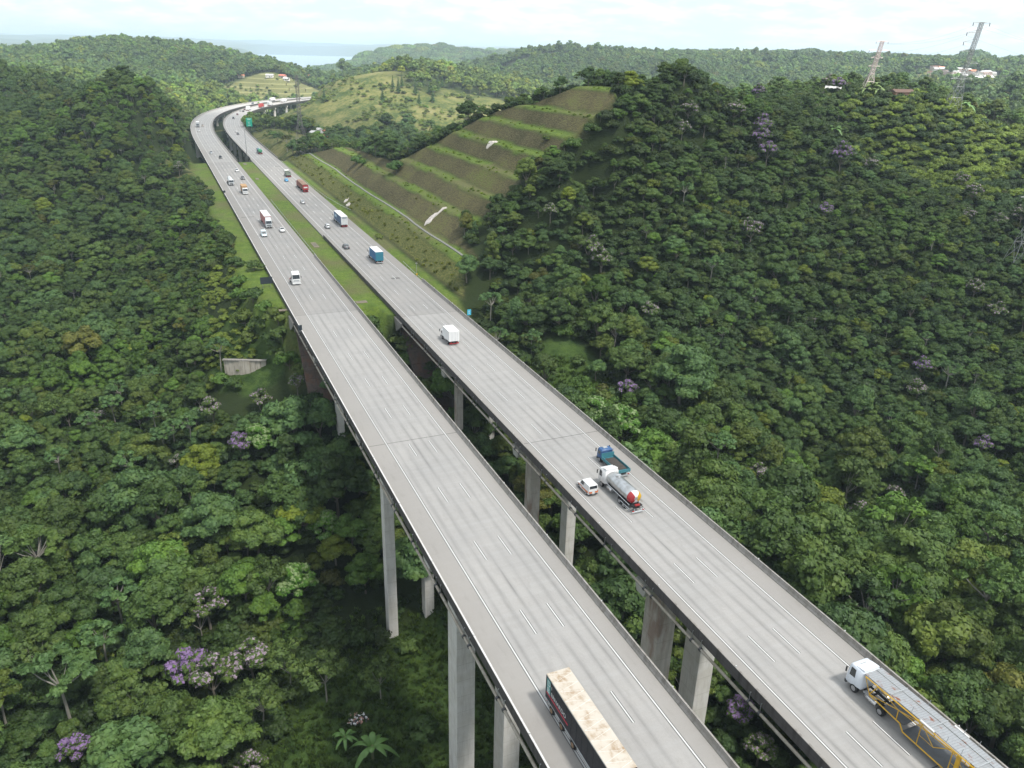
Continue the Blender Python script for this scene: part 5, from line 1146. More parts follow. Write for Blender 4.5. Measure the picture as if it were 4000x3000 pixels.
for sy in (-1, 1):
    y = sy * 1.25; tr = MB(); tr.bar((.6, y, 3.15), (-7.5, y, 3.42), .15); tr.bar((-7.5, y, 3.42), (x0, y, 3.4), .15); tr.bar((-.3, y, 1.45), (-4.4, y, 1.3), .15); tr.bar((-4.4, y, 1.3), (-4.9, y, .65), .15); tr.bar((-4.9, y, .62), (x0, y, .62), .15)
    for a, za, b, zb_ in ((.6, 3.15, -.3, 1.5), (-.3, 1.5, -1.1, 3.2), (-.3, 1.5, -3.9, 2.6), (-3.9, 2.6, -3.9, 1.35), (-1.1, 3.2, -3.9, 2.6), (-3.9, 2.6, -6.6, 3.35), (-3.9, 2.6, -10.6, 3.3)): tr.bar((a, y, za), (b, y, zb_), .10)
    for a in (-6.6, -10.2, -13.6, -17., -20.4):
        tr.bar((a, y, 3.4), (a, y, .65), .09); tr.bar((a, y, 3.35), (a - 1.7, y, 1.9), .08); tr.bar((a - 1.7, y, 1.9), (a - 3.4, y, 3.35), .08); tr.bar((a, y, 1.9), (a - 1.7, y, 1.9), .06)
    tr.box(-10.9, y, 2.0, .42, .14, 2.8); tr.build('side_truss', YEL, t)
wheels(t, (-14.2, -15.5, -16.8), 2.4, .42, .3, RIM); place(t, 3312, 2684, 16.7, True, 4.6)
s_, t_, th_ = road_at(45.0, 16.7); t.location = (*XY(s_, t_), 0)

# black box trailer lorry, cab out of view
t = new('trailer_lorry', 'long black trailer with white lettering and stained white roof, nearest lorry', 'lorry')
X0, X1 = -7.3, 6.3
bx = boxbody(t, X0, X1, 1.12, 4.2, 2.58, BLACKC, ROOFD, BLACKC, 1.1, GREYT)
m = MB()
for k in range(10):
    xa = X0 + .15 + k * 1.34
    m.bar((xa, -1.2, 4.262), (xa + .67, 1.2, 4.262), .03, .012); m.bar((xa + .67, 1.2, 4.262), (xa + 1.34, -1.2, 4.262), .03, .012)
m.build('roof_bows', ROOFW, bx)
m = MB(); m.box(X0 + .62, -1.302, 3.05, .78, .02, 1.75); m.build('logo_panel', paint('teal panel', (.10, .36, .34), .5), bx)
m = MB(); m.box(X0 + 2.6, -1.302, 2.02, 4.9, .02, .2); m.build('red_stripe', paint('bright red', (.50, .03, .06), .5), bx)
for txt, sz_, dx, z in (('D', .95, .98, 3.15), ('B', .95, .98, 2.25), ('I', .62, 1.25, 3.2), ('ERNARDO', .72, 1.2, 2.35)):
    # the lettering reads from the rear end towards the cab, on the left hand flank as seen from the valley side
    o = text_mesh(txt, sz_, WHITE, 'lettering', bx, (X0 + (.33 if txt in 'DB' else dx), -1.318, z), (R(90), 0, 0))
chassis(t, X0, X1, .95); underrun(t, X0 + .1, 2.4, .5, GREYT); wheels(t, (-5.9, -3.6, -1.1), 2.55, .5, .42, paint('dusty rim', (.26, .17, .10), .7), (-5.9, -3.6, -1.1)); wheels(t, (5.1,), 2.5, .5, .42)
m = MB()
for sy in (-1, 1):
    for z in (.55, .85): m.bar((-5.2, sy * 1.2, z), (-4.2, sy * 1.2, z), .06); m.bar((-2.9, sy * 1.2, z), (-1.8, sy * 1.2, z), .06); m.bar((-.3, sy * 1.2, z), (4.2, sy * 1.2, z), .06)
m.build('side_guard', ROOFW, t); truck_cab(t, 8.9, WHITE, 2.2, 2.45, 3.1, .6, .6); wheels(t, (7.6,), 2.45, .5, .34)
s_, t_, th_ = road_at(50.3, 31.6 - REFT); t.location = (*XY(s_, t_), 0); t.rotation_euler = (0, 0, math.atan2(.9145, -.4047) + math.pi)

# other lorries
def lorry(name, label, pt, lane, away, L, cabc, body, **k):
    t = new(name, label, 'lorry'); h = L / 2; ch = k.get('cabh', 2.9); cl = k.get('cabl', 2.1)
    truck_cab(t, h, cabc, cl, 2.4, ch, .58, k.get('defl', 0), k.get('dark', True)); chassis(t, -h + .2, h - .6); tanks(t, h - cl - 1.2)
    x1 = h - cl - .25; x0 = -h + .12; z1 = k.get('top', 3.9)
    if body == 'box': boxbody(t, x0, x1, 1.05, z1, 2.5, k['side'], k.get('roof', ROOFW), k.get('rear', k['side']), k.get('ribs', 0), k.get('frame'), doors=k.get('doors', True))
    elif body == 'tank':
        m = MB(); r_ = k.get('r', 1.08); lathe_x(m, [(x0 + .1, .3), (x0 + .15, r_ * .8), (x0 + .4, r_), (x1 - .5, r_), (x1 - .2, r_ * .8), (x1 - .15, .3)], 0, 2.15, 22, 1.05, .95); q = m.build('tank', k['side'], t, 0, True)
        m = MB()
        for xx in np.linspace(x0 + 1, x1 - 1, 3): m.tube([(xx, 0, 2.15 + r_ * .9), (xx, 0, 2.15 + r_ * .95 + .16)], .35, 12)
        m.build('hatches', k.get('hat', ROOFW), q)
        if k.get('banded'): m = MB(); lathe_x(m, [((x0 + x1) / 2 - .1, r_ * 1.012), (x1 - .52, r_ * 1.012)], 0, 2.15, 22, 1.05, .95); m.build('front_band', k['banded'], q, 0, True)
    elif body == 'open':
        for sy in (-1, 1): m = MB(); m.box((x0 + x1) / 2, sy * 1.2, 1.7, x1 - x0, .08, 1.2); m.build('side_panel', k['side'], t)
        for xx, z in ((x0, 1.7), (x1, 1.9)): m = MB(); m.box(xx, 0, z, .08, 2.4, 1.2 + (z - 1.7) * 2); m.build('end_panel', k['side'], t)
        m = MB(); m.box((x0 + x1) / 2, 0, 1.15, x1 - x0, 2.35, .1); m.build('bed_floor', GREYP, t)
    elif body == 'none':
        m = MB(); m.box(-h + 1.3, 0, 1.15, 1.0, 1.0, .12); m.tube([(-h + 1.3, 0, 1.1), (-h + 1.3, 0, 1.28)], .42, 14); m.build('fifth_wheel', STEEL, t)
    underrun(t, -h + .05, 2.3, .5, k.get('bump', REDP)); ax = k.get('axles', (h - 1.35, -h + 1.3, -h + 2.6)); wheels(t, ax, 2.4, .48, .3, RIM, tuple(a for a in ax if a < h - 2))
    place(t, *pt, lane, away, L); return t
lorry('box_lorry', 'white box lorry with plain doors alone on the near right viaduct', (1793, 1348), RR[1] + 2.4, True, 6.6, WHITE, 'box', side=paint('white body', (.74, .74, .73), .4, 0, .08), top=3.45, ribs=.6, cabh=2.3, cabl=1.6, axles=(2.1, -1.9), bump=REDP)
lorry('curtain_lorry', 'rigid lorry with blue curtain sides and white roof', (1457, 1034), 14.4, True, 10.5, WHITE, 'box', side=CURT, rear=CURTB, top=3.9, ribs=.9, axles=(3.9, -3.9, -2.6), doors=False, bump=LTGREY)
b = lorry('trailer_lorry', 'lorry with navy sided trailer and white rear doors', (1344.5, 889), RR[3] - .3, True, 15.5, WHITE, 'box', side=NAVY, rear=paint('grey white doors', (.6, .62, .62), .5, 0, .3), top=4.15, axles=(6.4, 3.1, -6.6, -5.3), frame=LTGREY, bump=REDP, defl=.6)
bxx = [c for c in b.children if c.name.startswith('cargo_box')][0]
m = MB(); m.box(2.2, 1.262, 2.9, 3.6, .02, 1.0); m.build('pale_panel', paint('pale blue panel', (.40, .55, .66), .5), bxx)
m = MB(); m.box(-7.73, 0, 3.75, .02, 1.9, .12); m.box(-7.73, 0, 3.5, .02, 1.7, .12); m.build('rear_lettering', NAVY, bxx)
t = new('double_trailer_lorry', 'long dusty red lorry pulling two canvas covered trailers', 'lorry'); truck_cab(t, 9.6, REDP, 2.1, 2.45, 3.0, .6, .3); chassis(t, -9.4, 9.0)
for xa, xb in ((.4, 7.1), (-9.6, -.2)):
    bq = boxbody(t, xa, xb, 1.1, 3.45, 2.5, CANV, CANV, REDP, 1.1, None, 'trailer_body', False); m = MB(); n = 10; V = []
    for i in range(n + 1):
        for j in range(7): V.append((xa + (xb - xa) * i / n, -1.22 + 2.44 * j / 6, 3.5 + .28 * math.sin(math.pi * j / 6) * (1 - .25 * (i % 2))))
    m.add(V, [(i * 7 + j, i * 7 + j + 1, (i + 1) * 7 + j + 1, (i + 1) * 7 + j) for i in range(n) for j in range(6)]); m.build('canvas_cover', paint('dusty brown canvas', (.26, .17, .12), .85, 0, .5), bq, 0, True)
m = MB(); m.box(-9.7, 0, 2.35, .04, 1.7, .55); m.build('white_rear_sign', WHITE, t)
underrun(t, -9.6, 2.4, .5); wheels(t, (8.2, 5.2, 4.0, -1.6, -2.8, -7.0, -8.2), 2.45, .5, .36, RIM, (5.2, 4., -1.6, -2.8, -7., -8.2)); place(t, 1185.4, 753, RR[3] - .4, True, 19.6)
lorry('tractor_unit', 'white lorry cab without trailer on the left carriageway', (1154.6, 1115), LL[1] + .3, False, 5.8, WHITE, 'none', dark=False, cabh=3.3, defl=.45, axles=(1.6, -1.7))
lorry('trailer_lorry', 'lorry with grey cab, faded red sides and white roof', (1052.7, 893), LL[2] - .1, False, 15.5, LTGREY, 'box', side=RED2, top=4.15, axles=(6.4, 3.1, -6.6, -5.3), defl=.8, cabh=3.1)
lorry('tipper_lorry', 'white cab lorry with tan load on the left carriageway', (957, 761), LL[2] - .1, False, 9.5, WHITE, 'box', side=TAN, roof=TAN, top=3.5, dark=False, axles=(3.4, -3.4, -2.1))
lorry('tanker_lorry', 'pale grey tanker lorry beside the dark grey pickup', (907.4, 726), LL[1], False, 11., LTGREY, 'tank', side=paint('pale tank', (.58, .6, .6), .35, .2, .2), axles=(4.1, -4.4, -3.1))
lorry('lorry', 'grey lorry high on the outside of the left curve', (769.6, 498), LL[1], False, 12., GREYT, 'box', side=GREYT, top=3.8)
lorry('tanker_lorry', 'tanker lorry with green tank leaving the far right viaduct', (1019.2, 603.5), RR[2] + 1.5, True, 10.5, paint('slate blue cab', (.10, .16, .22), .4), 'tank', side=GREENP, banded=paint('blue tank band', (.12, .22, .30), .4), r=1.15, axles=(3.9, -4.1, -2.8))
lorry('open_lorry', 'white open bed lorry ahead of the blue roofed car', (1122, 693.5), RR[3] - .5, True, 8.5, WHITE, 'open', side=paint('grey green panel', (.20, .23, .19), .6), cabh=3.0, axles=(3., -3., -1.8))
lorry('box_lorry', 'big white lorry leading the row of cars on the right curve', (988.2, 433), RR[2] + 1, True, 12., WHITE, 'box', side=paint('white body', (.74, .74, .73), .4, 0, .08), top=4.1)
lorry('box_lorry', 'bright red lorry ahead of the big white one on the right curve', (1010.8, 421.5), RR[3], True, 14., REDP, 'box', side=paint('bright red body', (.42, .04, .04), .45), roof=paint('bright red body', (.42, .04, .04), .45), top=4.0)
lorry('box_lorry', 'lorry with white roof and grey doors far round the right curve', (1054, 414), RR[3], True, 12., WHITE, 'box', side=WHITE, rear=GREYT, top=4.)
lorry('box_lorry', 'white lorry nearest the far hill on the right curve', (1115, 401), RR[1], True, 13., WHITE, 'box', side=WHITE, top=4.)
lorry('box_lorry', 'white lorry on the outer carriageway below the green terraced hill', (1050, 396), LL[2], False, 13., WHITE, 'box', side=WHITE, top=4.)

# ------------------------------------------------------------------ signs, masts, pylons, houses
def hz(x, y): return float(height(np.array([float(x)]), np.array([float(y)]))[0])
HEAD = math.atan2(.9145, -.4047)
BOARD = paint('sign back', (.03, .04, .05), .6, .2); SGREEN = paint('sign green', (.0, .34, .22), .5, 0, .05); SBLUE = paint('sign blue', (.05, .42, .60), .5, 0, .05)
def board(name, label, s, t, W_, H_, z0, face, back=BOARD, posts=2, th=0., cat='sign', base=None):
    x, y = XY(s, t); z = hz(x, y) if base is None else base; r = empty(name, (x, y, z), HEAD - th); tag(r, label, cat)
    m = MB(); m.box(0, 0, z0 + H_ / 2, .07, W_, H_); p = m.build('board', face, r, .01); m = MB(); m.box(.05, 0, z0 + H_ / 2, .03, W_ * .97, H_ * .97); m.build('board_back', back, p)
    for k in range(posts):
        m = MB(); yy = 0 if posts == 1 else (-W_ * .32 + W_ * .64 * k); m.bar((.12, yy, -.5), (.12, yy, z0 + H_ * .9), .12); m.build('post', GALV, r)
    return r, p
s, t = ST(*flat(577 * 1.80832, 622 * 1.80832, -.5))
board('road_sign', 'dark back of a wide sign board on the left verge', s, t, 3.4, 2.0, 1.2, BOARD)
s, t = ST(*flat((800 + 348 / 4.424), 600 + 760 / 4.424, -.5))
r = empty('round_sign', (*XY(s, t), hz(*XY(s, t))), HEAD); tag(r, 'small round sign seen from behind on the left verge', 'sign'); m = MB(); m.tube([(-.03, 0, 2.6), (.03, 0, 2.6)], .55, 16); m.build('disc', BOARD, r); m = MB(); m.bar((.06, 0, -.4), (.06, 0, 2.9), .08); m.build('post', GALV, r)
s, t, th = road_at(186, -20.55)
board('barrier_sign', 'small black box on the left viaduct parapet near its far end', s, t, .9, 1.3, 0., BOARD, posts=1, base=.9)
s, t = ST(*flat(1826, 1236, .9)); l, o = road_near(s, t); s, t, th = road_at(l, 21.5)
r, p = board('blue_sign', 'small bright blue sign on the right parapet', s, t, 1.0, 1.5, 1.2, SBLUE, posts=1, base=.0)
m = MB(); m.box(-.045, 0, 2.25, .012, .5, .14); m.tube([(-.045, .0, 1.75), (-.055, .0, 1.75)], .17, 12); m.build('white_symbol', WHITE, p)
s, t, th = road_at(705, 24.5)
r, p = board('direction_sign', 'tall bright green direction sign beside the right curve', s, t, 4.6, 6.6, 3.2, SGREEN, th=th, base=-1.)
m = MB()
for z, w_ in ((9.1, 3.4), (8.5, 2.4), (4.1, 2.2)): m.box(-.045, 0, z, .012, w_, .26)
m.tube([(-.045, .2, 5.0), (-.045, .2, 6.2), (-.045, -.5, 6.9)], .13, 6); m.tube([(-.045, .2, 6.), (-.045, 1.0, 6.9)], .12, 6); m.build('white_arrows', WHITE, p)
s, t, th = road_at(526, 4.6); x, y = XY(s, t); r = empty('camera_mast', (x, y, -1)); tag(r, 'tall thin grey mast at the edge of the median', 'mast'); m = MB(); m.tube([(0, 0, -1), (0, 0, 17.5)], [.24, .12], 8); m.build('pole', GALV, r); m = MB(); m.box(0, 0, 17.6, .7, .9, .6); m.build('camera_box', GREYT, r, .04)
for fx, fy, lab in ((995, 391, 'dark back of a road sign beside the curve under the terraced hill'), (954, 400, 'small dark sign back at the outer edge of the left curve')):
    s, t = ST(*flat(fx, fy)); l, o = road_near(s, t); s, t, th = road_at(l, -21.6); board('road_sign', lab, s, t, 3.6, 2.4, 1.2, BOARD, th=th, base=0.)
x, y = flat(1628, 1085, -.3); r = empty('call_box', (x, y, hz(x, y)), HEAD); tag(r, 'slim post with a small yellow box on the right verge', 'call box'); m = MB(); m.tube([(0, 0, -.3), (0, 0, 4.6)], .07, 8); m.box(0, 0, 4.6, .3, .5, .3); m.build('post', GALV, r); m = MB(); m.box(-.15, .0, 1.3, .3, .4, .6); m.build('yellow_box', YEL, r, .03)
# concrete drain along the first terrace
V = []; n = 0; Ss = np.arange(215, 520, 3.); m = MB()
for s in Ss:
    t = 82.6 - float(fbm(np.array([s / 60]), np.array([82.6 / 60]), 5)[0]) * 1.6 * 1.; 
    x, y = XY(s, t - .42); x2, y2 = XY(s, t + .42); za = max(hz(x, y), hz(x2, y2)) + .16; V += [(x, y, za), (x2, y2, za), (x2, y2, za - .5), (x, y, za - .5)]
m.add(V, [(4 * i + a, 4 * i + b, 4 * i + 4 + b, 4 * i + 4 + a) for i in range(len(Ss) - 1) for a, b in ((0, 1), (1, 2), (2, 3), (3, 0))] + [(3, 2, 1, 0)])
dr = m.build('drainage_channel', conc('channel concrete', (.22, .22, .21), .7)); tag(dr, 'long concrete drainage channel along the lowest terrace', 'drain')
# bare rock showing through the grass of the cutting
ROCK = conc('bare pale rock', (.62, .57, .53), .3)
for fx, fy, w_, h_, lab in ((1062, 308, 5.5, 5.5, 'pale bare rock patch high on the cutting'), (930, 474, 4.5, 6., 'long pale bare rock streak above the drainage channel'), (748, 433, 4., 3., 'upper small rock patch on the lowest slope above the trailer lorry'), (752, 443, 4.5, 3., 'lower small rock patch on the lowest slope above the trailer lorry'), (952, 456, 1.5, 6, 'thin rock streak above the long pale one')):
    cx, cy = march(fx * 1.80832, fy * 1.80832, 0); cs, ct = ST(cx, cy); V = []; n = 26; m = MB(); pts = [(0, 0)] + [(math.cos(a) * (1 + .45 * (random.random() - .5)), math.sin(a) * (1 + .5 * (random.random() - .5))) for a in np.linspace(0, 6.283, n, False)]
    g_ = []
    for k, f in enumerate((0, .5, .8, 1.)):
        for j in range(n): px, py = pts[1 + j]; g_.append((cs + px * f * w_ * .42 - py * f * h_ * .12, ct + py * f * h_ * .34, f))
    V = []
    for a, b, f in g_: x, y = XY(a, b); V.append((x, y, hz(x, y) + (.30 + .14 * random.random()) * (1 if f < 1 else -.6)))
    m.add(V, [(k * n + j, k * n + (j + 1) % n, (k + 1) * n + (j + 1) % n, (k + 1) * n + j) for k in range(3) for j in range(n)]); o = m.build('bare_rock', ROCK); tag(o, lab, 'rock')
# retaining wall in the bushes left of the viaduct
(xa, ya), (xb, yb) = XY(214.5, 9.5), XY(210., 20.)
cx, cy = (xa + xb) / 2, (ya + yb) / 2; Lw = math.hypot(xb - xa, yb - ya); wz = -18.6; r = empty('retaining_wall', (cx, cy, wz), math.atan2(yb - ya, xb - xa)); tag(r, 'low stained pale retaining wall in the bushes left of the viaduct', 'wall')
m = MB(); n = 8
for k in range(n): f = (k + .5) / n - .5; m.box(f * Lw, abs(f) * 1.2, 1.2, Lw / n - .06, .5, 4.8)
m.build('wall_panels', conc('stained pale concrete', (.46, .42, .36), .9), r, .03); m = MB(); m.box(0, .35, 3.75, Lw + .3, 1.1, .22); m.build('wall_cap', BARR, r)
# dumped rubbish on the valley grass
x, y = march(772 * 1.80832, 1553 * 1.80832, 0); z = hz(x, y); r = empty('rubbish_heap', (x, y, z)); tag(r, 'small heap of pink and white rubbish on the grass below the viaduct', 'rubbish')
for mt, nn in ((paint('pinkish scrap', (.42, .25, .2), .8), 'pink_scraps'), (WHITE, 'white_scraps'), (GREYP, 'dark_scraps')):
    m = MB()
    for k in range(22): a = random.uniform(0, 6.28); q = random.random() ** .6 * 2.2; m.box(q * math.cos(a), q * math.sin(a) * .7, .15 + .4 * random.random() * (1 - q / 2.5), random.uniform(.15, .6), random.uniform(.15, .4), random.uniform(.1, .3), random.uniform(0, 3))
    m.build(nn, mt, r)
# drain covers and pavement repairs
for fx, fy, lab, w_, h_ in ((957, 641, 'brown drain slab in the median nearest the far viaduct', 1.6, 7), (1004.6, 699, 'brown drain slab in the middle of the median', 1.6, 5), (1230, 957, 'long brown drain slab in the median near the steel guard rail', 1.8, 8), (1412, 1180, 'grey drain cover at the near end of the median', 3., 2.), (1106, 1211, 'dark drain cover at the end of the left verge', 2.2, 1.4)):
    x, y = flat(fx, fy, -.4); r = empty('drain_cover', (x, y, hz(x, y)), HEAD); tag(r, lab, 'drain cover', 'drain covers in the grass'); m = MB(); m.box(0, 0, .06, h_, w_, .2); m.build('slab', paint('dirty slab', (.20, .17, .12), .9, 0, .7), r, .03); m = MB()
    for k in range(5): m.box(0, (k - 2) * w_ * .14, .17, h_ * .6, .08, .04)
    m.build('grate', STEEL, r)
PATCHM = paint('dark pavement repair', (.13, .125, .12), .9, 0, .5)
for fx, fy, cw, w_, h_ in ((1545, 1087, 'R', 2.6, 1.6), (968, 848, 'L', 5., 1.0), (1085, 650, 'R', 3., 1.2)):
    x, y = flat(fx, fy, 0); c_, s_ = math.cos(HEAD), math.sin(HEAD); o = link('road_patch', mesh_np('road_patch', [(x + a * h_ / 2 * c_ - b * w_ / 2 * s_, y + a * h_ / 2 * s_ + b * w_ / 2 * c_, .004) for a, b in ((-1, -1), (1, -1), (1, 1), (-1, 1))], [(0, 1, 2, 3)]), PATCHM); tag(o, kind='structure')
# banana plants
BAN = paint('banana leaf', (.10, .20, .045), .45, 0, .3); BAN2 = paint('sunlit banana leaf', (.13, .19, .05), .45, 0, .3)
def banana_mesh(seed, L=3.2, n=10):
    rr = random.Random(seed); V = []; Fc = []
    for k in range(n):
        a = k * 2.4 + rr.uniform(-.3, .3); el = rr.uniform(.5, 1.2); ll = L * rr.uniform(.75, 1.1); w_ = rr.uniform(.28, .42); o = len(V); ns = 7
        for i in range(ns):
            f = i / (ns - 1); d = ll * f; hgt = 2.0 + d * math.sin(el) - .32 * d * d * (1.1 - .4 * el) ; rad = .1 + d * math.cos(el) * 1.05; ww = w_ * math.sin(math.pi * min(f * .9 + .08, 1)) ** .6
            ca, sa = math.cos(a), math.sin(a); V += [(rad * ca - ww * sa, rad * sa + ww * ca, hgt - .12), (rad * ca, rad * sa, hgt), (rad * ca + ww * sa, rad * sa - ww * ca, hgt - .12)]
        Fc += [(o + 3 * i + j, o + 3 * i + j + 1, o + 3 * i + 4 + j, o + 3 * i + 3 + j) for i in range(ns - 1) for j in (0, 1)]
    m = MB(); m.add(V, Fc); return m
bm_ = [banana_mesh(3 + k).mesh('fronds', BAN, 0, True) for k in range(3)]; bm2 = [banana_mesh(13 + k).mesh('fronds', BAN2, 0, True) for k in range(2)]
stm = MB().tube([(0, 0, -.5), (0, 0, 2.1)], [.2, .12], 8).mesh('stem', paint('banana stem', (.16, .17, .07), .7))
for fx, fy, s, ms, lab in [(805, 1630, 1.5, bm_, 'big banana plant on the valley grass by the nearest pier'), (745, 1600, 1.0, bm_, 'small banana plant left of the big one on the valley grass'), (1883, 200, 1.9, bm2, 'bright banana plant at the foot of the smaller pylon'), (1895, 208, 1.5, bm2, 'second banana plant, right of the one under the smaller pylon'), (1868, 205, 1.4, bm2, 'third banana plant, left behind the one under the smaller pylon'),
    (2085, 240, 1.6, bm_, 'banana plant just right of the larger pylon foot'), (2105, 236, 1.7, bm_, 'second banana plant right of the larger pylon'), (2125, 240, 1.5, bm_, 'third banana plant right of the larger pylon'), (2145, 237, 1.5, bm_, 'fourth and last banana plant right of the larger pylon'), (1800, 290, 1.5, bm_, 'banana plant in a gap on the upper right slope'), (2165, 1290, 1.4, bm_, 'banana plant deep in the trees at the right edge')]:
    x, y = march(fx * 1.80832, fy * 1.80832, 1.0); e = empty('banana_plant', (x, y, hz(x, y)), random.uniform(0, 6)); e.scale = (s,) * 3; tag(e, lab, 'banana plant')
    link('fronds', random.choice(ms), None, e); link('stem', stm, None, e)
# lattice pylons
PYL = paint('dull pylon steel', (.26, .27, .27), .5, .5, .4)
def pylon(label, x, y, z, H, base, arms, lean=(0, 0), rz=0., mat=PYL, name='pylon', thk=.0034):
    r = empty(name, (x, y, z), rz); tag(r, label, 'pylon'); m = MB(); wst = H * .42; tw = base * .2
    def wd(h): return base + (tw * 1.25 - base) * (h / wst) if h < wst else tw * 1.25 + (tw - tw * 1.25) * (h - wst) / (H - wst)
    hs = [0]; 
    while hs[-1] < H: hs.append(min(hs[-1] + max(wd(hs[-1]) * 1.05, H * .035), H))
    P = lambda h, a, b: (a * wd(h) / 2 + lean[0] * h / H, b * wd(h) / 2 + lean[1] * h / H, h); th_ = H * thk
    for a in (-1, 1):
        for b in (-1, 1):
            for h0, h1 in zip(hs, hs[1:]): m.bar(P(h0, a, b), P(h1, a, b), th_ * 1.5)
    for h0, h1 in zip(hs, hs[1:]):
        for a, b, c, d in ((-1, -1, 1, -1), (1, -1, 1, 1), (1, 1, -1, 1), (-1, 1, -1, -1)): m.bar(P(h0, a, b), P(h1, c, d), th_ * .8); m.bar(P(h0, c, d), P(h1, a, b), th_ * .8); m.bar(P(h1, a, b), P(h1, c, d), th_ * .8)
    m.build('lattice_body', mat, r); am = MB(); tips = []
    for hf, w_, sd_ in arms:
        h = H * hf
        for sg in sd_:
            tip = (sg * w_ + lean[0] * hf, lean[1] * hf, h); am.bar(P(h, sg, -1), tip, th_); am.bar(P(h, sg, 1), tip, th_); am.bar(P(min(h + H * .03, H), sg, 0), tip, th_); tips.append(tip)
    am.build('cross_arms', mat, r); ins = MB()
    for q in tips: ins.tube([q, (q[0], q[1], q[2] - H * .035)], H * .004, 6)
    ins.build('insulators', STEEL, r); ca, sa = math.cos(rz), math.sin(rz)
    return [(x + q[0] * ca - q[1] * sa, y + q[0] * sa + q[1] * ca, z + q[2] - H * .035) for q in tips]
def top_h(fx, fy, x, y):             # height at which the sight line through a photo point passes over a place
    d = ray(fx * 1.80832, fy * 1.80832); return CAMZ + d[2] * y / d[1]
RW = paint('red and white steel', (.60, .50, .48), .5, .3)
xp, yp = march(1868 * 1.80832, 203 * 1.80832, 0); zp = hz(xp, yp); H1 = top_h(1890, 88, xp, yp) - zp
A = pylon('smaller lattice pylon with tapering white and red frame on the ridge', xp, yp, zp - 1, H1 + 1, 6.0, [(.985, 2.6, (-1, 1)), (.83, 4.4, (-1, 1)), (.70, 2.6, (-1, 1)), (.55, 2.6, (-1, 1))], (3.5, 0), 0, RW, thk=.0055)
xq, yq = march(2052 * 1.80832, 240 * 1.80832, 0); zq = hz(xq, yq); H2 = top_h(2082, 47, xq, yq) - zq
B = pylon('tallest lattice pylon, grey, right of the smaller one', xq, yq, zq - 1, H2 + 1, 6.2, [(.995, 3.4, (-1, 1)), (.89, 4.6, (-1,)), (.79, 4.6, (-1,)), (.69, 4.8, (-1,)), (.56, 4.6, (1,)), (.39, 4.6, (-1, 1))], (5.0, 0))
xr, yr = march(652 * 1.80832, 322 * 1.80832, 0); zr = hz(xr, yr); H3 = top_h(650, 163, xr, yr) - zr
D = pylon('thin dark pylon on the grass right of the highway curve', xr, yr, zr - 1, H3 + 1, 7.5, [(.97, 5, (-1, 1)), (.90, 6.5, (-1, 1)), (.83, 5, (-1, 1))], (0, 0), 0, paint('weathered steel', (.2, .19, .18), .6, .4), thk=.0022)
xs_, ys_, zs_ = at(2218, 420, 205); E_ = pylon('pylon at the right edge, only the tips of its cross arms showing', xs_ + 2.2, ys_, zs_ - 17, 24, 4.6, [(.98, 3.2, (-1, 1)), (.83, 4.2, (-1, 1)), (.68, 4.6, (-1, 1))], (1.5, 0))
def wire(label, p, q, sag, balls=()):
    r = empty('power_line', p); tag(r, label, 'power line', 'power lines between the pylons'); P = []
    for i in range(15): f = i / 14; P.append(tuple(np.array(p) * (1 - f) + np.array(q) * f - np.array([0, 0, 4 * sag * f * (1 - f)]) - np.array(p)))
    m = MB(); m.tube(P, .022, 4); m.build('cable', STEEL, r)
    for f in balls:
        i = int(f * 14); m = MB(); lathe_x(m, [(-.5, .05), (-.38, .36), (0, .5), (.38, .36), (.5, .05)], 0, 0, 12); o = m.build('marker_ball', paint('marker ball', (.10, .05, .04), .6), r, 0, True); o.location = P[i]
for k, (a, b) in enumerate(zip(A[:6], B[:6])):
    wire('thin cable from the smaller pylon to the tall one, number %s from the top' % ['one', 'two', 'three', 'four', 'five', 'six'][k], a, b, 2.2, ())
bx_, by_, bz_ = at(1780, 62, 620)
for k, b in enumerate(B[:5]): wire('faint cable running off from the tall pylon over the trees, %s' % ['highest strand', 'second strand', 'third strand', 'fourth strand', 'lowest strand'][k], b, (bx_ + 260 - 8 * k, by_ - 60, bz_ - 16 - 6 * k + 0), 7, (.2, .35) if k == 1 else ())
for k, (b, e) in enumerate(zip(B[3:6], E_[1:4])): wire('cable dropping from the tall pylon towards the right edge, %s' % ['upper', 'middle', 'lower'][k], b, e, 3)
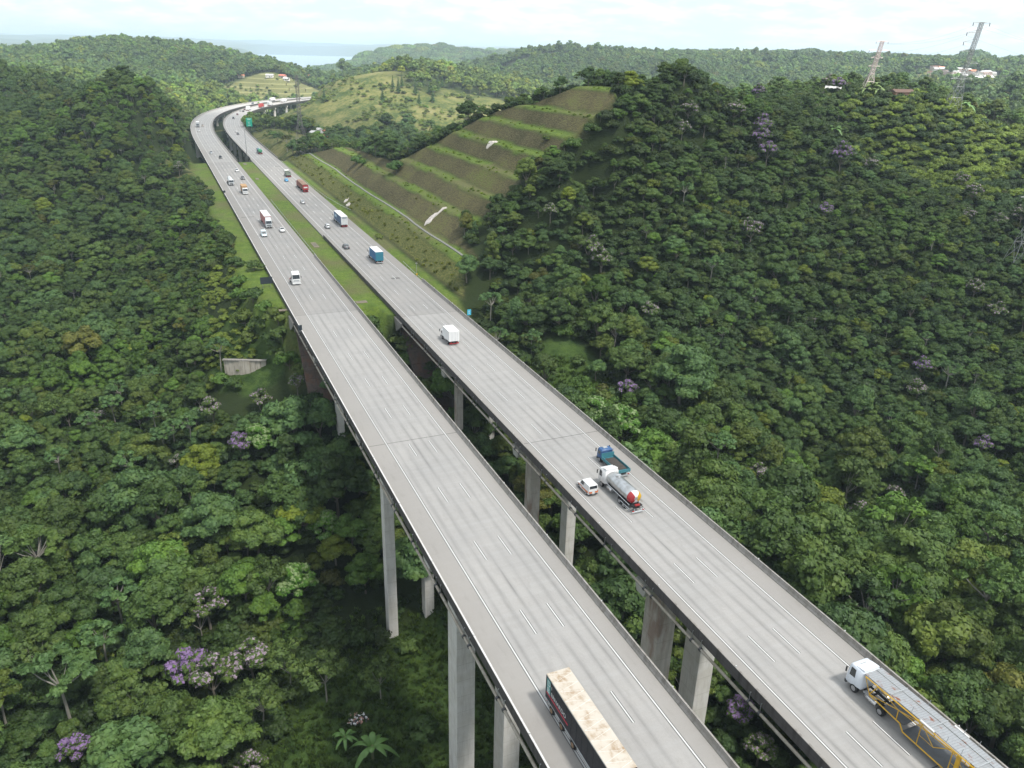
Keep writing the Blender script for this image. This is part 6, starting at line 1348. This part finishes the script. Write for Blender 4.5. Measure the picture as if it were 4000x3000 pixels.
# houses
WALLS = [paint('white render', (.62, .60, .56), .8, 0, .3), paint('cream render', (.52, .46, .36), .8, 0, .3), paint('brick wall', (.36, .2, .14), .85, 0, .3), paint('pale pink render', (.50, .38, .35), .8, 0, .3)]; ROOFS_ = 0; ROOFS = [paint('terracotta tiles', (.40, .16, .09), .85, 0, .3), paint('grey sheet roof', (.45, .45, .44), .7, 0, .3), paint('red tiles', (.45, .14, .10), .8, 0, .3), paint('brown boards', (.10, .06, .045), .8, 0, .4)]
def house(label, x, y, L, Wd, H, wall, roof, rz, group, z=None, gable=True):
    r = empty('house', (x, y, (hz(x, y) if z is None else z) - .3), rz); tag(r, label, 'house', group); m = MB(); m.box(0, 0, H / 2, L, Wd, H); w_ = m.build('wall', wall, r); m = MB()
    if gable: m.add([(-L / 2 - .4, -Wd / 2 - .4, H), (L / 2 + .4, -Wd / 2 - .4, H), (L / 2 + .4, Wd / 2 + .4, H), (-L / 2 - .4, Wd / 2 + .4, H), (-L / 2 - .4, 0, H + Wd * .24), (L / 2 + .4, 0, H + Wd * .24)], [(0, 1, 5, 4), (2, 3, 4, 5), (0, 4, 3), (1, 2, 5), (3, 2, 1, 0)])
    else: m.box(0, 0, H + .15, L + .5, Wd + .5, .3)
    m.build('roof', roof, r); m = MB(); n = max(int(L / 2.6), 1)
    for k in range(n):
        for z_ in ([1.5] if H < 4 else [1.5, 4.3]): m.box((k + .5) / n * L - L / 2, -Wd / 2 - .02, z_, .9, .08, 1.1)
    m.build('window', GLASS, r); m = MB(); m.box(L * .1, -Wd / 2 - .03, 1.05, .85, .08, 2.0); m.build('door', GREYP, r)
def hput(label, fx, fy, L, Wd, H, wi, ri, group=None, gable=True, rz=None, off=0.):
    x, y = march(fx * 1.80832, fy * 1.80832, off); house(label, x, y, L, Wd, H, WALLS[wi], ROOFS[ri], random.uniform(-.5, .5) if rz is None else rz, group, None, gable)
for fx, fy, L, Wd, H, wi, ri, lab in [(582,156,10,7,3.4,0,1,'long white house in the trees above the terraced green hill'),(610,157,9,7,3.4,3,2,'house with red roof in the trees beyond the curve'),(618,163,8,6,3.2,0,1,'white house below the red roofed one beyond the curve'),(670,158,9,7,3.4,1,0,'cream house among trees right of the terraced green hill'),(648,161,9,6,3.2,0,1,'low white house left of the cream one'),(520,157,9,7,3.4,1,0,'tan roofed house in the sunlit wood left of the highway'),(1012,150,10,7,3.6,3,0,'orange roofed house on top of the far wooded hill')]: hput(lab, fx, fy, L, Wd, H, wi, ri, off=7.)
k = 0
for fx, fy in [(684,283),(690,287),(696,285),(702,290),(688,293),(694,296),(700,298),(706,295),(710,300),(684,290),(698,292),(704,284)]:
    hput('small village house in the valley by the thin pylon, %s' % ['white walls, grey roof', 'cream walls, grey roof', 'brick red walls', 'pale pink walls', 'lowest and whitest', 'beside the lowest one', 'low red walls', 'right of the others', 'farthest right', 'farthest left', 'in the middle of the cluster', 'highest up'][k], fx, fy, random.uniform(6, 9), random.uniform(5, 7), random.choice([3.2, 5.5]), k % 4, (1, 1, 0, 1)[k % 4], 'village houses in the valley', k % 3 == 0, off=4.); k += 1
n_ = 0
for i in range(46):
    f = i / 45; fx = 2015 + 125 * f + random.uniform(-4, 4); fy = 146 + 19 * f + random.uniform(-5, 5) - (4 if f < .2 else 0); x, y, z = at(fx, fy, 1130 + 130 * random.random() + (1 - f) * 60)
    lab = 'pale house of the hillside town, %s' % place_word(x, y, z)
    house(lab, x, y, random.uniform(8, 15), random.uniform(7, 10), random.choice([3.4, 6, 6]), WALLS[random.choice([0, 0, 1, 3])], ROOFS[random.choice([0, 1, 1])], random.uniform(-.4, .4), 'houses of the hillside town', None, random.random() < .5)
hput('dark brown shed on the sunlit ridge between the pylons', 1945, 213, 9, 5, 3, 2, 3, off=0., rz=.2); hput('white hut left of the smaller pylon', 1800, 190, 6, 5, 3, 0, 1, off=3.)
# white tower at the left edge
x, y, z = at(1, 172, 640); r = empty('water_tower', (x - 2.0, y, z - 4)); tag(r, 'white tapering tower at the left edge of the view', 'tower'); m = MB(); m.tube([(0, 0, 0), (0, 0, 6), (0, 0, 16)], [3.6, 3.1, 2.1], 20); m.build('shaft', WHITE, r, 0, True); m = MB(); m.box(7, 0, 4.0, 14, 4, .5); m.build('low_roof', LTGREY, r)
